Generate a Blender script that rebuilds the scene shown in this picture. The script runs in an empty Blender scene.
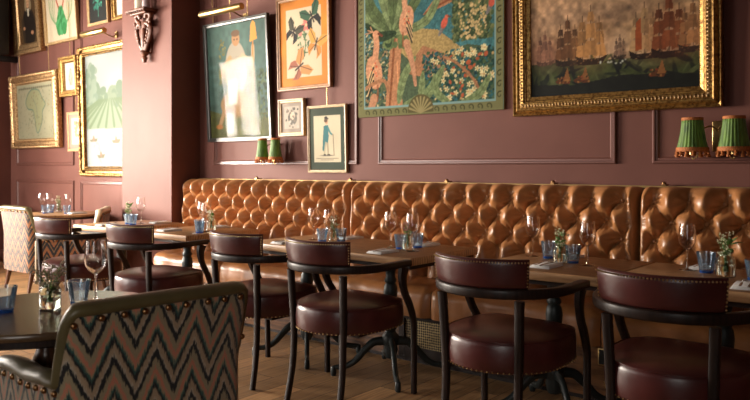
import bpy, math, random
import numpy as np
from mathutils import Vector, Matrix
R = math.radians
pi = math.pi
random.seed(7)
rng = np.random.RandomState(5)
COL = bpy.context.scene.collection

# ------------------------------------------------------------------ helpers
class MB:
    """collects vertices and faces for one mesh object"""
    def __init__(s):
        s.v = []; s.f = []; s.uv = None
    def add(s, vs, fs):
        n = len(s.v)
        s.v += [tuple(p) for p in vs]
        s.f += [tuple(i + n for i in f) for f in fs]
        return s
    def box(s, x0, x1, y0, y1, z0, z1):
        vs = [(x, y, z) for z in (z0, z1) for y in (y0, y1) for x in (x0, x1)]
        return s.add(vs, [(0, 2, 3, 1), (4, 5, 7, 6), (0, 1, 5, 4), (2, 6, 7, 3), (0, 4, 6, 2), (1, 3, 7, 5)])
    def rbox(s, x0, x1, y0, y1, z0, z1, r, seg=3):
        """box with all edges rounded"""
        n = seg
        cx, cy, cz = (x0 + x1) / 2, (y0 + y1) / 2, (z0 + z1) / 2
        hx, hy, hz = (x1 - x0) / 2 - r, (y1 - y0) / 2 - r, (z1 - z0) / 2 - r
        vs = []; rows = []
        for i in range(2 * n + 2):
            top = i > n
            k = (i - 1) if top else i
            ph = -pi / 2 + (k / n) * pi / 2
            row = []
            for q in range(4):
                for j in range(n + 1):
                    th = q * pi / 2 + j / n * pi / 2
                    sx = 1 if q in (0, 3) else -1
                    sy = 1 if q in (0, 1) else -1
                    row.append(len(vs))
                    vs.append((cx + sx * hx + r * math.cos(ph) * math.cos(th), cy + sy * hy + r * math.cos(ph) * math.sin(th),
                               cz + (hz if top else -hz) + r * math.sin(ph)))
            rows.append(row)
        m = len(rows[0]); fs = []
        for a in range(len(rows) - 1):
            for j in range(m):
                fs.append((rows[a][j], rows[a][(j + 1) % m], rows[a + 1][(j + 1) % m], rows[a + 1][j]))
        fs.append(tuple(reversed(rows[0]))); fs.append(tuple(rows[-1]))
        return s.add(vs, fs)
    def lathe(s, prof, n=24, c=(0, 0, 0), rmod=None):
        vs = []; fs = []
        m = len(prof)
        for j in range(n):
            a = 2 * pi * j / n
            for (r, z) in prof:
                rr = r * (rmod(a, z) if rmod else 1)
                vs.append((c[0] + rr * math.cos(a), c[1] + rr * math.sin(a), c[2] + z))
        for j in range(n):
            k = (j + 1) % n
            for i in range(m - 1):
                if prof[i][0] < 1e-6 and prof[i + 1][0] < 1e-6: continue
                fs.append((j * m + i, k * m + i, k * m + i + 1, j * m + i + 1))
        return s.add(vs, fs)
    def sweep(s, path, w, h, up=(0, 0, 1), n=8, closed=False, box=False):
        """tube with elliptic (or rounded box) section; w, h numbers or lists (half sizes)"""
        P = [Vector(p) for p in path]; N = len(P); vs = []; fs = []
        up = Vector(up)
        for i, p in enumerate(P):
            if closed: t = P[(i + 1) % N] - P[i - 1]
            else: t = P[min(i + 1, N - 1)] - P[max(i - 1, 0)]
            t.normalize()
            sd = t.cross(up)
            if sd.length < 1e-4: sd = t.cross(Vector((0, 1, 0)))
            sd.normalize(); u2 = sd.cross(t).normalized()
            ww = w[i] if isinstance(w, (list, tuple)) else w
            hh = h[i] if isinstance(h, (list, tuple)) else h
            for k in range(n):
                a = 2 * pi * (k + .5) / n
                ca, sa = math.cos(a), math.sin(a)
                if box:
                    e = .35
                    ca = math.copysign(abs(ca) ** e, ca); sa = math.copysign(abs(sa) ** e, sa)
                vs.append(p + sd * (ww * ca) + u2 * (hh * sa))
        for i in range(N if closed else N - 1):
            j = (i + 1) % N
            for k in range(n):
                l = (k + 1) % n
                fs.append((i * n + k, i * n + l, j * n + l, j * n + k))
        if not closed:
            fs.append(tuple(range(n - 1, -1, -1))); fs.append(tuple((N - 1) * n + k for k in range(n)))
        return s.add(vs, fs)
    def ball(s, c, r, n=6, m=4, sc=(1, 1, 1)):
        prof = [(math.sin(pi * i / m), -math.cos(pi * i / m)) for i in range(m + 1)]
        vs = []; fs = []
        for j in range(n):
            a = 2 * pi * j / n
            for (q, z) in prof:
                vs.append((c[0] + r * sc[0] * q * math.cos(a), c[1] + r * sc[1] * q * math.sin(a), c[2] + r * sc[2] * z))
        M = m + 1
        for j in range(n):
            k = (j + 1) % n
            for i in range(m):
                fs.append((j * M + i, k * M + i, k * M + i + 1, j * M + i + 1))
        return s.add(vs, fs)
    def grid(s, nu, nv, fn, uvfn=None, flip=False):
        vs = [fn(i / nu, j / nv) for j in range(nv + 1) for i in range(nu + 1)]
        fs = []
        for j in range(nv):
            for i in range(nu):
                a = j * (nu + 1) + i
                q = (a, a + 1, a + nu + 2, a + nu + 1)
                fs.append(q[::-1] if flip else q)
        return s.add(vs, fs)
    def build(s, name, m, parent=None, smooth=True, bevel=0, loc=None, rot=None, uv=None, solid=0, angle=50, merge=False):
        me = bpy.data.meshes.new(name)
        me.from_pydata(s.v, [], s.f); me.update()
        o = bpy.data.objects.new(name, me); COL.objects.link(o)
        me.materials.append(m)
        if uv is not None:
            l = me.uv_layers.new(name='UVMap')
            for lp in me.loops: l.data[lp.index].uv = uv[lp.vertex_index]
        import bmesh
        bm = bmesh.new(); bm.from_mesh(me)
        if merge: bmesh.ops.remove_doubles(bm, verts=bm.verts, dist=1e-5)
        bmesh.ops.recalc_face_normals(bm, faces=bm.faces)
        if smooth:
            for f in bm.faces: f.smooth = True
            for e in bm.edges:
                if len(e.link_faces) == 2 and e.calc_face_angle(0) > R(angle): e.smooth = False
        bm.to_mesh(me); bm.free()
        if bevel:
            b = o.modifiers.new('bevel', 'BEVEL'); b.width = bevel; b.segments = 2; b.limit_method = 'ANGLE'
            b.harden_normals = False
        if solid:
            b = o.modifiers.new('solid', 'SOLIDIFY'); b.thickness = solid; b.offset = 0
        if parent is not None: o.parent = parent
        if loc: o.location = loc
        if rot: o.rotation_euler = rot
        return o

def tag(o, label=None, cat=None, group=None, kind=None):
    if label: o['label'] = label
    if cat: o['category'] = cat
    if group: o['group'] = group
    if kind: o['kind'] = kind
    return o
def thing(name, label, cat, loc=(0, 0, 0), rz=0, group=None):
    o = bpy.data.objects.new(name, None); COL.objects.link(o)
    o.location = loc; o.rotation_euler = (0, 0, rz); o.empty_display_size = .1
    return tag(o, label, cat, group)
def struct(o): o['kind'] = 'structure'; return o
def kids(o): return [c for c in bpy.data.objects if c.parent == o]
def dup(o, loc=None, rz=None, label=None, parent=None, group=None):
    c = o.copy(); COL.objects.link(c)
    if parent is not None: c.parent = parent
    if loc is not None: c.location = loc
    if rz is not None: c.rotation_euler = (0, 0, rz)
    if label: c['label'] = label
    if group: c['group'] = group
    for k in kids(o): dup(k, parent=c)
    return c

# ------------------------------------------------------------------ materials
def lin(c):
    return tuple(((x / 12.92) if x <= .04045 else ((x + .055) / 1.055) ** 2.4) for x in c)
def mat(name, col, rough=.5, metal=0, spec=.5, coat=0, coatr=.1, sheen=0, trans=0, ior=1.45):
    m = bpy.data.materials.new(name); m.use_nodes = True
    b = m.node_tree.nodes['Principled BSDF']
    b.inputs['Base Color'].default_value = (*col, 1)
    b.inputs['Roughness'].default_value = rough
    b.inputs['Metallic'].default_value = metal
    b.inputs['Specular IOR Level'].default_value = spec
    b.inputs['Coat Weight'].default_value = coat
    b.inputs['Coat Roughness'].default_value = coatr
    b.inputs['Sheen Weight'].default_value = sheen
    b.inputs['Transmission Weight'].default_value = trans
    b.inputs['IOR'].default_value = ior
    return m
def nodes(m): return m.node_tree.nodes, m.node_tree.links, m.node_tree.nodes['Principled BSDF']
def coords(m, scale=(1, 1, 1), kind='Object'):
    n, l, b = nodes(m)
    t = n.new('ShaderNodeTexCoord'); mp = n.new('ShaderNodeMapping')
    mp.inputs['Scale'].default_value = scale
    l.new(t.outputs[kind], mp.inputs['Vector'])
    return mp.outputs['Vector']
def noise(m, vec, scale, detail=3, rough=.5):
    n, l, b = nodes(m)
    t = n.new('ShaderNodeTexNoise'); t.inputs['Scale'].default_value = scale
    t.inputs['Detail'].default_value = detail; t.inputs['Roughness'].default_value = rough
    l.new(vec, t.inputs['Vector']); return t.outputs['Fac']
def ramp(m, fac, stops, interp='LINEAR'):
    n, l, b = nodes(m)
    r = n.new('ShaderNodeValToRGB'); cr = r.color_ramp; cr.interpolation = interp
    while len(cr.elements) < len(stops): cr.elements.new(.5)
    for e, (p, c) in zip(cr.elements, stops):
        e.position = p; e.color = (*c, 1) if len(c) == 3 else c
    l.new(fac, r.inputs['Fac']); return r.outputs['Color']
def bump(m, fac, strength=.2, dist=.002):
    n, l, b = nodes(m)
    t = n.new('ShaderNodeBump'); t.inputs['Strength'].default_value = strength; t.inputs['Distance'].default_value = dist
    l.new(fac, t.inputs['Height']); l.new(t.outputs['Normal'], b.inputs['Normal'])
def setc(m, out, inp='Base Color'):
    n, l, b = nodes(m); l.new(out, b.inputs[inp])
def math_(m, op, a, bb=None, clamp=False):
    n, l, b = nodes(m)
    t = n.new('ShaderNodeMath'); t.operation = op; t.use_clamp = clamp
    for i, x in enumerate((a, bb)):
        if x is None: continue
        if isinstance(x, (int, float)): t.inputs[i].default_value = x
        else: l.new(x, t.inputs[i])
    return t.outputs[0]
def mul(c, k): return tuple(x * k for x in c)
def mottled(name, c, rough, var=.25, scale=8, bscale=300, bst=.15, **kw):
    m = mat(name, c, rough, **kw)
    v = coords(m)
    setc(m, ramp(m, noise(m, v, scale, 4), [(.3, mul(c, 1 - var)), (.7, mul(c, 1 + var))]))
    if bst: bump(m, noise(m, v, bscale, 3), bst, .002)
    return m

M = {}
M['wall'] = mottled('maroon_paint', (.150, .062, .048), .55, .08, 3, 160, .08, spec=.12)
M['trim'] = mat('maroon_gloss_paint', (.150, .062, .048), .3)
M['ceiling'] = mat('ceiling_paint', (.16, .12, .11), .8)
M['plaster'] = mat('front_wall_paint', (.12, .06, .05), .7)
M['window_white'] = mat('window_paint', (.6, .58, .55), .5)
M['tan'] = mottled('tan_leather', (.40, .170, .060), .38, .22, 7, 260, .15, coat=.22, coatr=.26)
M['seat_tan'] = mottled('tan_seat_leather', (.36, .145, .048), .36, .25, 6, 200, .15, coat=.2, coatr=.3)
M['wine'] = mottled('burgundy_leather', (.072, .014, .0125), .33, .25, 9, 300, .12, coat=.3, coatr=.25)
M['olive'] = mottled('olive_leather', (.115, .092, .038), .42, .2, 9, 300, .12, coat=.2, coatr=.3)
M['cream'] = mottled('cream_leather', (.50, .40, .27), .5, .1, 9, 300, .1)
M['brass'] = mat('aged_brass', (.52, .36, .15), .33, metal=1)
M['dull_brass'] = mat('dull_brass', (.30, .20, .08), .55, metal=.9)
M['nail'] = mat('brass_nail', (.62, .45, .22), .3, metal=1)
M['darknail'] = mat('antique_nail', (.30, .16, .07), .35, metal=1)
M['steel'] = mat('cutlery_steel', (.55, .55, .55), .22, metal=1)
M['iron'] = mottled('dark_green_iron', (.018, .024, .024), .38, .2, 20, 200, .1)
M['speaker'] = mat('black_plastic', (.012, .013, .015), .5)
M['grey_plastic'] = mat('dark_grey_grille', (.05, .055, .06), .6)
M['linen'] = mottled('grey_linen', (.74, .72, .70), .85, .1, 40, 500, .3)
M['white'] = mat('white_china', (.75, .73, .70), .3)
M['stem'] = mat('plant_stem', (.10, .20, .05), .6)
M['leaf'] = mottled('plant_leaf', (.12, .22, .06), .55, .35, 60, 200, 0)
M['petal'] = mottled('cream_petal', (.75, .70, .48), .7, .15, 90, 200, 0)
M['pinkpetal'] = mottled('dusky_pink_petal', (.42, .20, .18), .7, .4, 120, 200, 0)
M['buff'] = mottled('dried_flower', (.50, .40, .27), .8, .4, 150, 200, 0)
M['bluepaint'] = mat('black_socket', (.015, .015, .015), .35)
M['water'] = mat('water', (1, 1, 1), .02, trans=1, ior=1.33)

def wood(name, c, dark, rough=.4, scale=(1, 1, 1), gs=6, coat=0):
    m = mat(name, c, rough, coat=coat, coatr=.2)
    v = coords(m, scale)
    n, l, b = nodes(m)
    f = noise(m, v, gs, 6, .65)
    w = n.new('ShaderNodeTexWave'); w.inputs['Scale'].default_value = gs * .6; w.inputs['Distortion'].default_value = 6
    w.inputs['Detail'].default_value = 4; w.bands_direction = 'Y'
    l.new(v, w.inputs['Vector'])
    mx = math_(m, 'ADD', math_(m, 'MULTIPLY', f, .7), math_(m, 'MULTIPLY', w.outputs['Fac'], .3))
    setc(m, ramp(m, mx, [(.25, dark), (.5, c), (.8, mul(c, 1.35))]))
    bump(m, mx, .08, .002)
    return m
M['table'] = wood('oak_table_top', (.45, .25, .115), (.23, .110, .045), .42, (1, 8, 8), 3, coat=.08)
M['round'] = wood('dark_oak_round_top', (.125, .075, .038), (.06, .033, .018), .25, (7, 1, 7), 3, coat=.4)
M['dark'] = wood('dark_stained_wood', (.020, .010, .007), (.010, .005, .004), .42, (6, 6, 1), 6, coat=.1)
M['gilt_wood'] = mottled('carved_brown_wood', (.13, .040, .017), .5, .5, 22, 120, .3, coat=.05)
M['oak'] = wood('oak_base_panel', (.20, .085, .030), (.05, .018, .008), .4, (1, 1, 9), 5, coat=.2)
M['frame_wood'] = wood('honey_wood_frame', (.33, .16, .06), (.18, .07, .025), .4, (6, 6, 6), 6)
M['frame_pale'] = wood('pale_gilt_wood', (.45, .30, .14), (.28, .16, .07), .4, (6, 6, 6), 6)
M['frame_dark'] = mat('dark_pewter_frame', (.050, .047, .042), .3, metal=.3)
M['mahog'] = wood('red_brown_wood', (.16, .045, .02), (.07, .02, .01), .35, (4, 4, 4), 6)
M['turned'] = wood('turned_brown_wood', (.10, .038, .018), (.045, .016, .008), .3, (6, 6, 1), 6, coat=.4)
def gilt(name, c, dark, rough=.35, sc=60):
    m = mat(name, c, rough, metal=.85)
    v = coords(m)
    f = noise(m, v, sc, 5, .6)
    setc(m, ramp(m, f, [(.35, dark), (.55, c), (.8, mul(c, 1.3))]))
    bump(m, f, .35, .004)
    return m
M['gold'] = gilt('gilt', (.46, .27, .085), (.14, .065, .02))
M['gold_light'] = gilt('pale_gilt', (.60, .40, .20), (.26, .13, .06), .45)
M['gold_dark'] = gilt('bronzed_gilt', (.34, .19, .06), (.05, .022, .01))

def glass(name, c=(1, 1, 1), rough=0.0):
    return mat(name, c, rough, trans=1, ior=1.45)
M['glass'] = glass('clear_glass')

M['vaseglass'] = glass('greenish_glass', (.88, .97, .90))
def pane(name, refl=.12, tint=(1, 1, 1)):
    m = bpy.data.materials.new(name); m.use_nodes = True
    n, l = m.node_tree.nodes, m.node_tree.links; n.clear()
    o = n.new('ShaderNodeOutputMaterial'); t = n.new('ShaderNodeBsdfTransparent'); g = n.new('ShaderNodeBsdfGlossy')
    t.inputs['Color'].default_value = (*tint, 1)
    g.inputs['Roughness'].default_value = .015
    mx = n.new('ShaderNodeMixShader'); fr = n.new('ShaderNodeFresnel'); fr.inputs['IOR'].default_value = 1.45
    ad = n.new('ShaderNodeMath'); ad.operation = 'MULTIPLY'; ad.inputs[1].default_value = refl
    l.new(fr.outputs[0], ad.inputs[0]); l.new(ad.outputs[0], mx.inputs[0])
    l.new(t.outputs[0], mx.inputs[1]); l.new(g.outputs[0], mx.inputs[2]); l.new(mx.outputs[0], o.inputs[0])
    return m
M['pane'] = pane('picture_glass', .085)

def thin_glass(name, tint, diff, k):
    m = pane(name, 2.2, tint); n, l = m.node_tree.nodes, m.node_tree.links
    out = [x for x in n if x.type == 'OUTPUT_MATERIAL'][0]; src = out.inputs[0].links[0].from_socket
    tr = n.new('ShaderNodeBsdfTranslucent'); tr.inputs[0].default_value = (*diff, 1)
    df = n.new('ShaderNodeBsdfDiffuse'); df.inputs[0].default_value = (*diff, 1)
    a = n.new('ShaderNodeMixShader'); a.inputs[0].default_value = .5; l.new(tr.outputs[0], a.inputs[1]); l.new(df.outputs[0], a.inputs[2])
    b = n.new('ShaderNodeMixShader'); b.inputs[0].default_value = k; l.new(src, b.inputs[1]); l.new(a.outputs[0], b.inputs[2]); l.new(b.outputs[0], out.inputs[0])
    return m
M['blueglass'] = thin_glass('blue_tinted_glass', (.90, .96, 1.0), (.45, .68, .95), .05)
M['bluedeep'] = thin_glass('deep_blue_glass', (.30, .60, .98), (.05, .28, .85), .45)

def petal_mat(name, c):
    m = mat(name, c, .7); n, l, b = nodes(m)
    o = [x for x in n if x.type == 'OUTPUT_MATERIAL'][0]
    t = n.new('ShaderNodeBsdfTranslucent'); t.inputs[0].default_value = (*c, 1)
    x = n.new('ShaderNodeMixShader'); x.inputs[0].default_value = .45
    l.new(b.outputs[0], x.inputs[1]); l.new(t.outputs[0], x.inputs[2]); l.new(x.outputs[0], o.inputs[0]); return m
M['petal'] = petal_mat('cream_petal', (.88, .84, .66)); M['pinkpetal'] = petal_mat('dusky_pink_petal', (.62, .32, .28)); M['buff'] = petal_mat('dried_flower', (.72, .60, .44))
M['leaf'] = petal_mat('plant_leaf', (.22, .36, .12))

def zigzag(name, stops, per=.13, amp=.135, rep=.165, jg=.075):
    m = mat(name, (.3, .2, .1), .8, sheen=.3)
    n, l, b = nodes(m)
    t = n.new('ShaderNodeUVMap'); t.uv_map = 'UVMap'
    sx = n.new('ShaderNodeSeparateXYZ'); l.new(t.outputs[0], sx.inputs[0])
    u, v = sx.outputs[0], sx.outputs[1]
    tri = math_(m, 'PINGPONG', u, per / 2)                      # 0..per/2
    tri = math_(m, 'MULTIPLY', tri, amp / (per / 2))
    mp = n.new('ShaderNodeMapping'); mp.inputs['Scale'].default_value = (1, .10, 1); l.new(t.outputs[0], mp.inputs['Vector'])
    jag = noise(m, mp.outputs['Vector'], 230, 3, .7)
    jag = math_(m, 'MULTIPLY', math_(m, 'SUBTRACT', jag, .5), jg)
    h = math_(m, 'ADD', math_(m, 'ADD', v, tri), jag)
    fr = math_(m, 'FRACT', math_(m, 'DIVIDE', h, rep))
    c = ramp(m, fr, stops)
    mx = n.new('ShaderNodeMixRGB'); mx.blend_type = 'MULTIPLY'; mx.inputs[0].default_value = .5
    w = ramp(m, noise(m, t.outputs[0], 900, 2), [(.3, (.45, .45, .45)), (.7, (1.2, 1.2, 1.2))])
    l.new(c, mx.inputs[1]); l.new(w, mx.inputs[2]); setc(m, mx.outputs[0])
    bump(m, noise(m, t.outputs[0], 900, 2), .3, .002)
    return m
K = (.008, .009, .010); TEAL = (.030, .095, .078); KH = (.33, .27, .16); COR = (.56, .21, .125); TAN = (.40, .29, .18); PALE = (.55, .47, .37)
M['zig'] = zigzag('flame_stitch_fabric', [(0, K), (.16, K), (.19, PALE), (.24, TAN), (.38, TAN), (.42, K), (.50, K), (.53, TEAL), (.58, TEAL), (.61, KH), (.65, KH), (.68, COR), (.78, COR), (.82, KH), (.97, KH)])
O = (.29, .092, .024); OK_ = (.20, .10, .036)
M['zig2'] = zigzag('orange_flame_stitch_fabric', [(0, K), (.20, K), (.24, OK_), (.32, OK_), (.35, K), (.57, K), (.58, O), (.72, O), (.76, OK_), (.88, O), (.92, K)], per=.12, amp=.11, rep=.135, jg=.03)
def shade_mat():
    m = mat('green_pleated_silk', (.06, .15, .02), .6, sheen=.4)
    v = coords(m, (1, 1, .15))
    setc(m, ramp(m, noise(m, v, 60, 3), [(.3, (.035, .085, .008)), (.65, (.14, .27, .028))]))
    n, l, b = nodes(m); b.inputs['Transmission Weight'].default_value = 0
    return m
M['shade'] = shade_mat()
M['fringe'] = mottled('orange_fringe', (.42, .13, .03), .7, .35, 120, 300, .3)
def rattan():
    m = mat('rattan_grille', (.2, .15, .07), .5)
    n, l, b = nodes(m)
    v = coords(m, (1, 1, 1))
    c = n.new('ShaderNodeTexVoronoi'); c.inputs['Scale'].default_value = 62; c.inputs['Randomness'].default_value = .15
    l.new(v, c.inputs['Vector'])
    setc(m, ramp(m, c.outputs['Distance'], [(.30, (.012, .008, .005)), (.42, (.26, .18, .075)), (.65, (.55, .42, .20))]))
    return m
M['rattan'] = rattan()

def floor_mat():
    m = mat('oak_floor_boards', (.2, .1, .05), .42)
    n, l, b = nodes(m)
    v = coords(m)
    sx = n.new('ShaderNodeSeparateXYZ'); l.new(v, sx.inputs[0])
    W = .15
    xi = math_(m, 'DIVIDE', sx.outputs[0], W)
    idx = math_(m, 'FLOOR', xi); fx = math_(m, 'FRACT', xi)
    wn = n.new('ShaderNodeTexWhiteNoise'); wn.noise_dimensions = '1D'; l.new(idx, wn.inputs['W'])
    yo = math_(m, 'ADD', math_(m, 'DIVIDE', sx.outputs[1], 1.6), math_(m, 'MULTIPLY', wn.outputs['Value'], 7))
    iy = math_(m, 'FLOOR', yo); fy = math_(m, 'FRACT', yo)
    w2 = n.new('ShaderNodeTexWhiteNoise'); w2.noise_dimensions = '2D'
    cb = n.new('ShaderNodeCombineXYZ'); l.new(idx, cb.inputs[0]); l.new(iy, cb.inputs[1]); l.new(cb.outputs[0], w2.inputs['Vector'])
    mp = n.new('ShaderNodeMapping'); mp.inputs['Scale'].default_value = (14, 1, 1); l.new(v, mp.inputs['Vector'])
    ofs = n.new('ShaderNodeVectorMath'); ofs.operation = 'ADD'; l.new(mp.outputs[0], ofs.inputs[0]); l.new(w2.outputs['Color'], ofs.inputs[1])
    g = noise(m, ofs.outputs[0], 4.5, 7, .6)
    base = ramp(m, g, [(.28, (.24, .125, .052)), (.52, (.46, .265, .125)), (.78, (.60, .375, .19))])
    mx = n.new('ShaderNodeMixRGB'); mx.blend_type = 'MULTIPLY'; mx.inputs[0].default_value = 1
    l.new(base, mx.inputs[1])
    l.new(ramp(m, w2.outputs['Value'], [(0, (.62, .62, .62)), (1, (1.2, 1.15, 1.1))]), mx.inputs[2])
    e1 = math_(m, 'LESS_THAN', fx, .03); e2 = math_(m, 'LESS_THAN', fy, .003)
    gap = math_(m, 'MAXIMUM', e1, e2)
    m2 = n.new('ShaderNodeMixRGB'); l.new(gap, m2.inputs[0]); l.new(mx.outputs[0], m2.inputs[1]); m2.inputs[2].default_value = (.018, .009, .004, 1)
    setc(m, m2.outputs[0])
    setc(m, ramp(m, g, [(.3, (.38,) * 3), (.7, (.55,) * 3)]), 'Roughness')
    h = math_(m, 'SUBTRACT', math_(m, 'MULTIPLY', g, .3), gap)
    bump(m, h, .3, .003)
    return m
M['floor'] = floor_mat()
nodes(M['dark'])[2].inputs['Specular IOR Level'].default_value = .3
M['plinth'] = mat('dark_plinth', (.02, .012, .01), .5)

def art_mat():
    m = mat('painted_picture', (1, 1, 1), .6)
    n, l, b = nodes(m)
    a = n.new('ShaderNodeVertexColor'); a.layer_name = 'art'
    l.new(a.outputs['Color'], b.inputs['Base Color'])
    return m
M['art'] = art_mat()
M['woven'] = art_mat(); M['woven'].name = 'woven_wool'
nodes(M['woven'])[2].inputs['Roughness'].default_value = .95
bump(M['woven'], noise(M['woven'], coords(M['woven'], (1, 1, 1)), 400, 2), .4, .003)
M['oil'] = art_mat(); M['oil'].name = 'varnished_oil_paint'
nodes(M['oil'])[2].inputs['Roughness'].default_value = .6
for q_ in ('oil', 'woven', 'art'): nodes(M[q_])[2].inputs['Specular IOR Level'].default_value = .15

# ------------------------------------------------------------------ room shell
XL, XR, YF, YB, ZC = -9.78, 2.6, -2.4, 4.25, 3.9
struct(MB().box(XL - .2, XR + .2, YF - .2, YB + .2, -.1, 0).build('floor', M['floor'], smooth=False))
struct(MB().box(XL - .2, XR + .2, YF - .2, YB + .2, ZC, ZC + .1).build('ceiling', M['ceiling'], smooth=False))
struct(MB().box(XL - .2, XR + .2, YB, YB + .2, 0, ZC).build('wall_back', M['wall'], smooth=False))
struct(MB().box(XR, XR + .2, YF, YB, 0, ZC).build('wall_right', M['wall'], smooth=False))
def wall_with_windows(axis, pos, a0, a1, wins, name, m):
    """wall along axis with rectangular openings wins = [(a,b,z0,z1)]"""
    b = MB(); t = .2
    cuts = [a0] + [q for w in wins for q in (w[0], w[1])] + [a1]
    def bx(p, q, z0, z1):
        if axis == 'x': b.box(p, q, pos - t, pos, z0, z1)
        else: b.box(pos - t, pos, p, q, z0, z1)
    for i in range(0, len(cuts), 2): bx(cuts[i], cuts[i + 1], 0, ZC)
    for (p, q, z0, z1) in wins: bx(p, q, 0, z0); bx(p, q, z1, ZC)
    return struct(b.build(name, m, smooth=False))
WF = [(-9.3, -7.0, .5, 3.2), (-6.5, -4.3, .7, 3.2), (-.6, 1.4, .7, 3.0)]  # last opening is invented, to let fill light reach the foreground armchair
WLs = [(-.22, .94, .85, 2.7), (1.25, 2.45, .85, 2.7)]
wall_with_windows('x', YF, XL - .2, XR + .2, WF, 'wall_front', M['plaster'])
wall_with_windows('y', XL, YF, YB, WLs, 'wall_left', M['wall'])
def window(i, axis, pos, a0, a1, z0, z1):
    b = MB(); t = .05
    def bx(p, q, c, d, y0, y1):
        if axis == 'x': b.box(p, q, y0, y1, c, d)
        else: b.box(y0, y1, p, q, c, d)
    ya, yb = pos - .14, pos - .08
    for p in (a0, a1 - t): bx(p, p + t, z0, z1, ya, yb)
    for z in (z0, z1 - t): bx(a0, a1, z, z + t, ya, yb)
    n = 3
    for k in range(1, n):
        p = a0 + (a1 - a0) * k / n; bx(p - .045, p + .045, z0, z1, ya, yb)
    bx(a0, a1, z1 - .7, z1 - .66, ya, yb)
    w = struct(b.build('window_%d' % i, M['window_white'], smooth=False))
    g = MB()
    b = g; bx(a0, a1, z0, z1, pos - .112, pos - .108)
    g.build('pane', M['pane_clear'], w, smooth=False)
    g = MB(); b = g; bx(a0 - .03, a1 + .03, z0 - .04, z0, pos - .19, pos + .06)
    g.build('window_sill', M['window_white'], w, smooth=False)
M['pane_clear'] = pane('window_glass', .5)
window(1, 'x', YF, *WF[0]); window(2, 'x', YF, *WF[1]); window(5, 'x', YF, *WF[2]); window(3, 'y', XL, *WLs[0]); window(4, 'y', XL, *WLs[1])  # the rightmost front window is an unseen addition around the fill lamp

# pillar between the two stretches of wall
PX0, PX1, PY = -6.537, -5.69, 3.93
struct(MB().box(PX0, PX1, PY, YB + .01, 0, ZC).build('wall_pillar', M['wall'], smooth=False, bevel=.004))

TR = [0]
def moulding(x0, x1, z0, z1, y=YB):
    """raised rectangular panel moulding on the back wall"""
    prof = [(0, 0), (0, .012), (.006, .018), (.014, .018), (.018, .010), (.030, .010), (.036, .004), (.040, 0)]
    b = frame_mb(x1 - x0, z1 - z0, prof)
    TR[0] += 1
    struct(b.build('trim_%d' % TR[0], M['trim'], loc=(x0, y, z0), smooth=False))
def frame_mb(w, h, prof, closed_back=False):
    """mitred rectangular frame in the XZ plane, facing -Y. prof=(inset, height)"""
    b = MB(); n = len(prof); vs = []
    for (i, d) in prof:
        vs += [(i, -d, i), (w - i, -d, i), (w - i, -d, h - i), (i, -d, h - i)]
    fs = []
    for k in range(n - 1):
        for c in range(4):
            e = (c + 1) % 4
            fs.append((k * 4 + c, k * 4 + e, (k + 1) * 4 + e, (k + 1) * 4 + c))
    b.add(vs, fs); return b
for (a, c) in ((-9.60, -8.10), (-7.94, -6.62), (-5.46, -3.66), (-3.45, -1.60), (-1.385, .6), (.8, 2.4)):
    moulding(a, c, 1.270, 3.55)
for (a, c) in ((-9.60, -8.10), (-7.94, -6.62)): moulding(a, c, .22, 1.09)
struct(MB().box(XL, PX0, YB - .02, YB, 0, .16).build('baseboard_back', M['trim'], smooth=False, bevel=.005))
struct(MB().box(XL, XL + .02, YF, YB - .02, 0, .16).build('baseboard_left', M['trim'], smooth=False, bevel=.005))
b = MB().box(PX0 - .018, PX1 + .018, PY - .018, PY, 0, .16)
struct(b.build('baseboard_pillar', M['trim'], smooth=False, bevel=.004))
# ------------------------------------------------------------------ banquette
bq = thing('banquette_bench', 'long tan leather banquette with deep-buttoned back running along the maroon wall', 'bench', (0, 0, 0))
ROWS = [1.055, .942, .836, .726]; Q2 = .1115
def tuft(x, z, xb, P, x0, x1):
    """0..1 pillow height; buttons of the first row at xb + k*P"""
    r1 = ROWS[0]; r4 = ROWS[-1]
    x_ = x; x += .006 * math.sin(x * 23.1 + z * 31) + .004 * math.sin(x * 57 + z * 19); z += .005 * math.sin(x * 31.7 + 2)
    s = (x - xb) / P
    zz = (r1 - z) / (2 * Q2)
    if z > r1: zz = 0
    if z < r4: zz = 1.5
    a, b_ = s + zz, s - zz
    ea, eb = abs(math.sin(pi * a)), abs(math.sin(pi * b_))
    eb2 = .10 + .90 * eb
    crease = 1 - math.exp(-(ea / .16))
    rnd = ea ** .55 * eb2 ** .75
    # distance to nearest button
    best = 9; bth = 0
    for k, rz in enumerate(ROWS):
        dz = z - rz
        if abs(dz) > .09: continue
        off = 0 if k % 2 == 0 else .5
        dx = (s - off - round(s - off)) * P
        dd = math.hypot(dx, dz)
        if dd < best: best = dd; bth = math.atan2(dz, dx) + k * 1.7 + round(s) * 2.3
    # fine gathers radiating from the button
    pull = 1 - math.exp(-(best / .040) ** 1.25)
    h = (.30 * crease + .70 * rnd) * (.02 + .98 * pull)
    h += .075 * math.sin(bth * 9) * math.exp(-((best - .035) / .020) ** 2)
    x = x_
    tt = max(0, min(1, (z - 1.075) / .085)); h = h * (1 - .75 * tt) + .50 * .75 * tt
    d = min(x - x0, x1 - x)
    e = max(0, min(1, (d - .015) / .055)); e = e * e * (3 - 2 * e)
    h = .62 * (1 - e) + h * e
    q = max(0, min(1, d / .045))
    return h - .9 * (1 - math.sqrt(1 - (1 - q) ** 2))
AMP = .108
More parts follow.
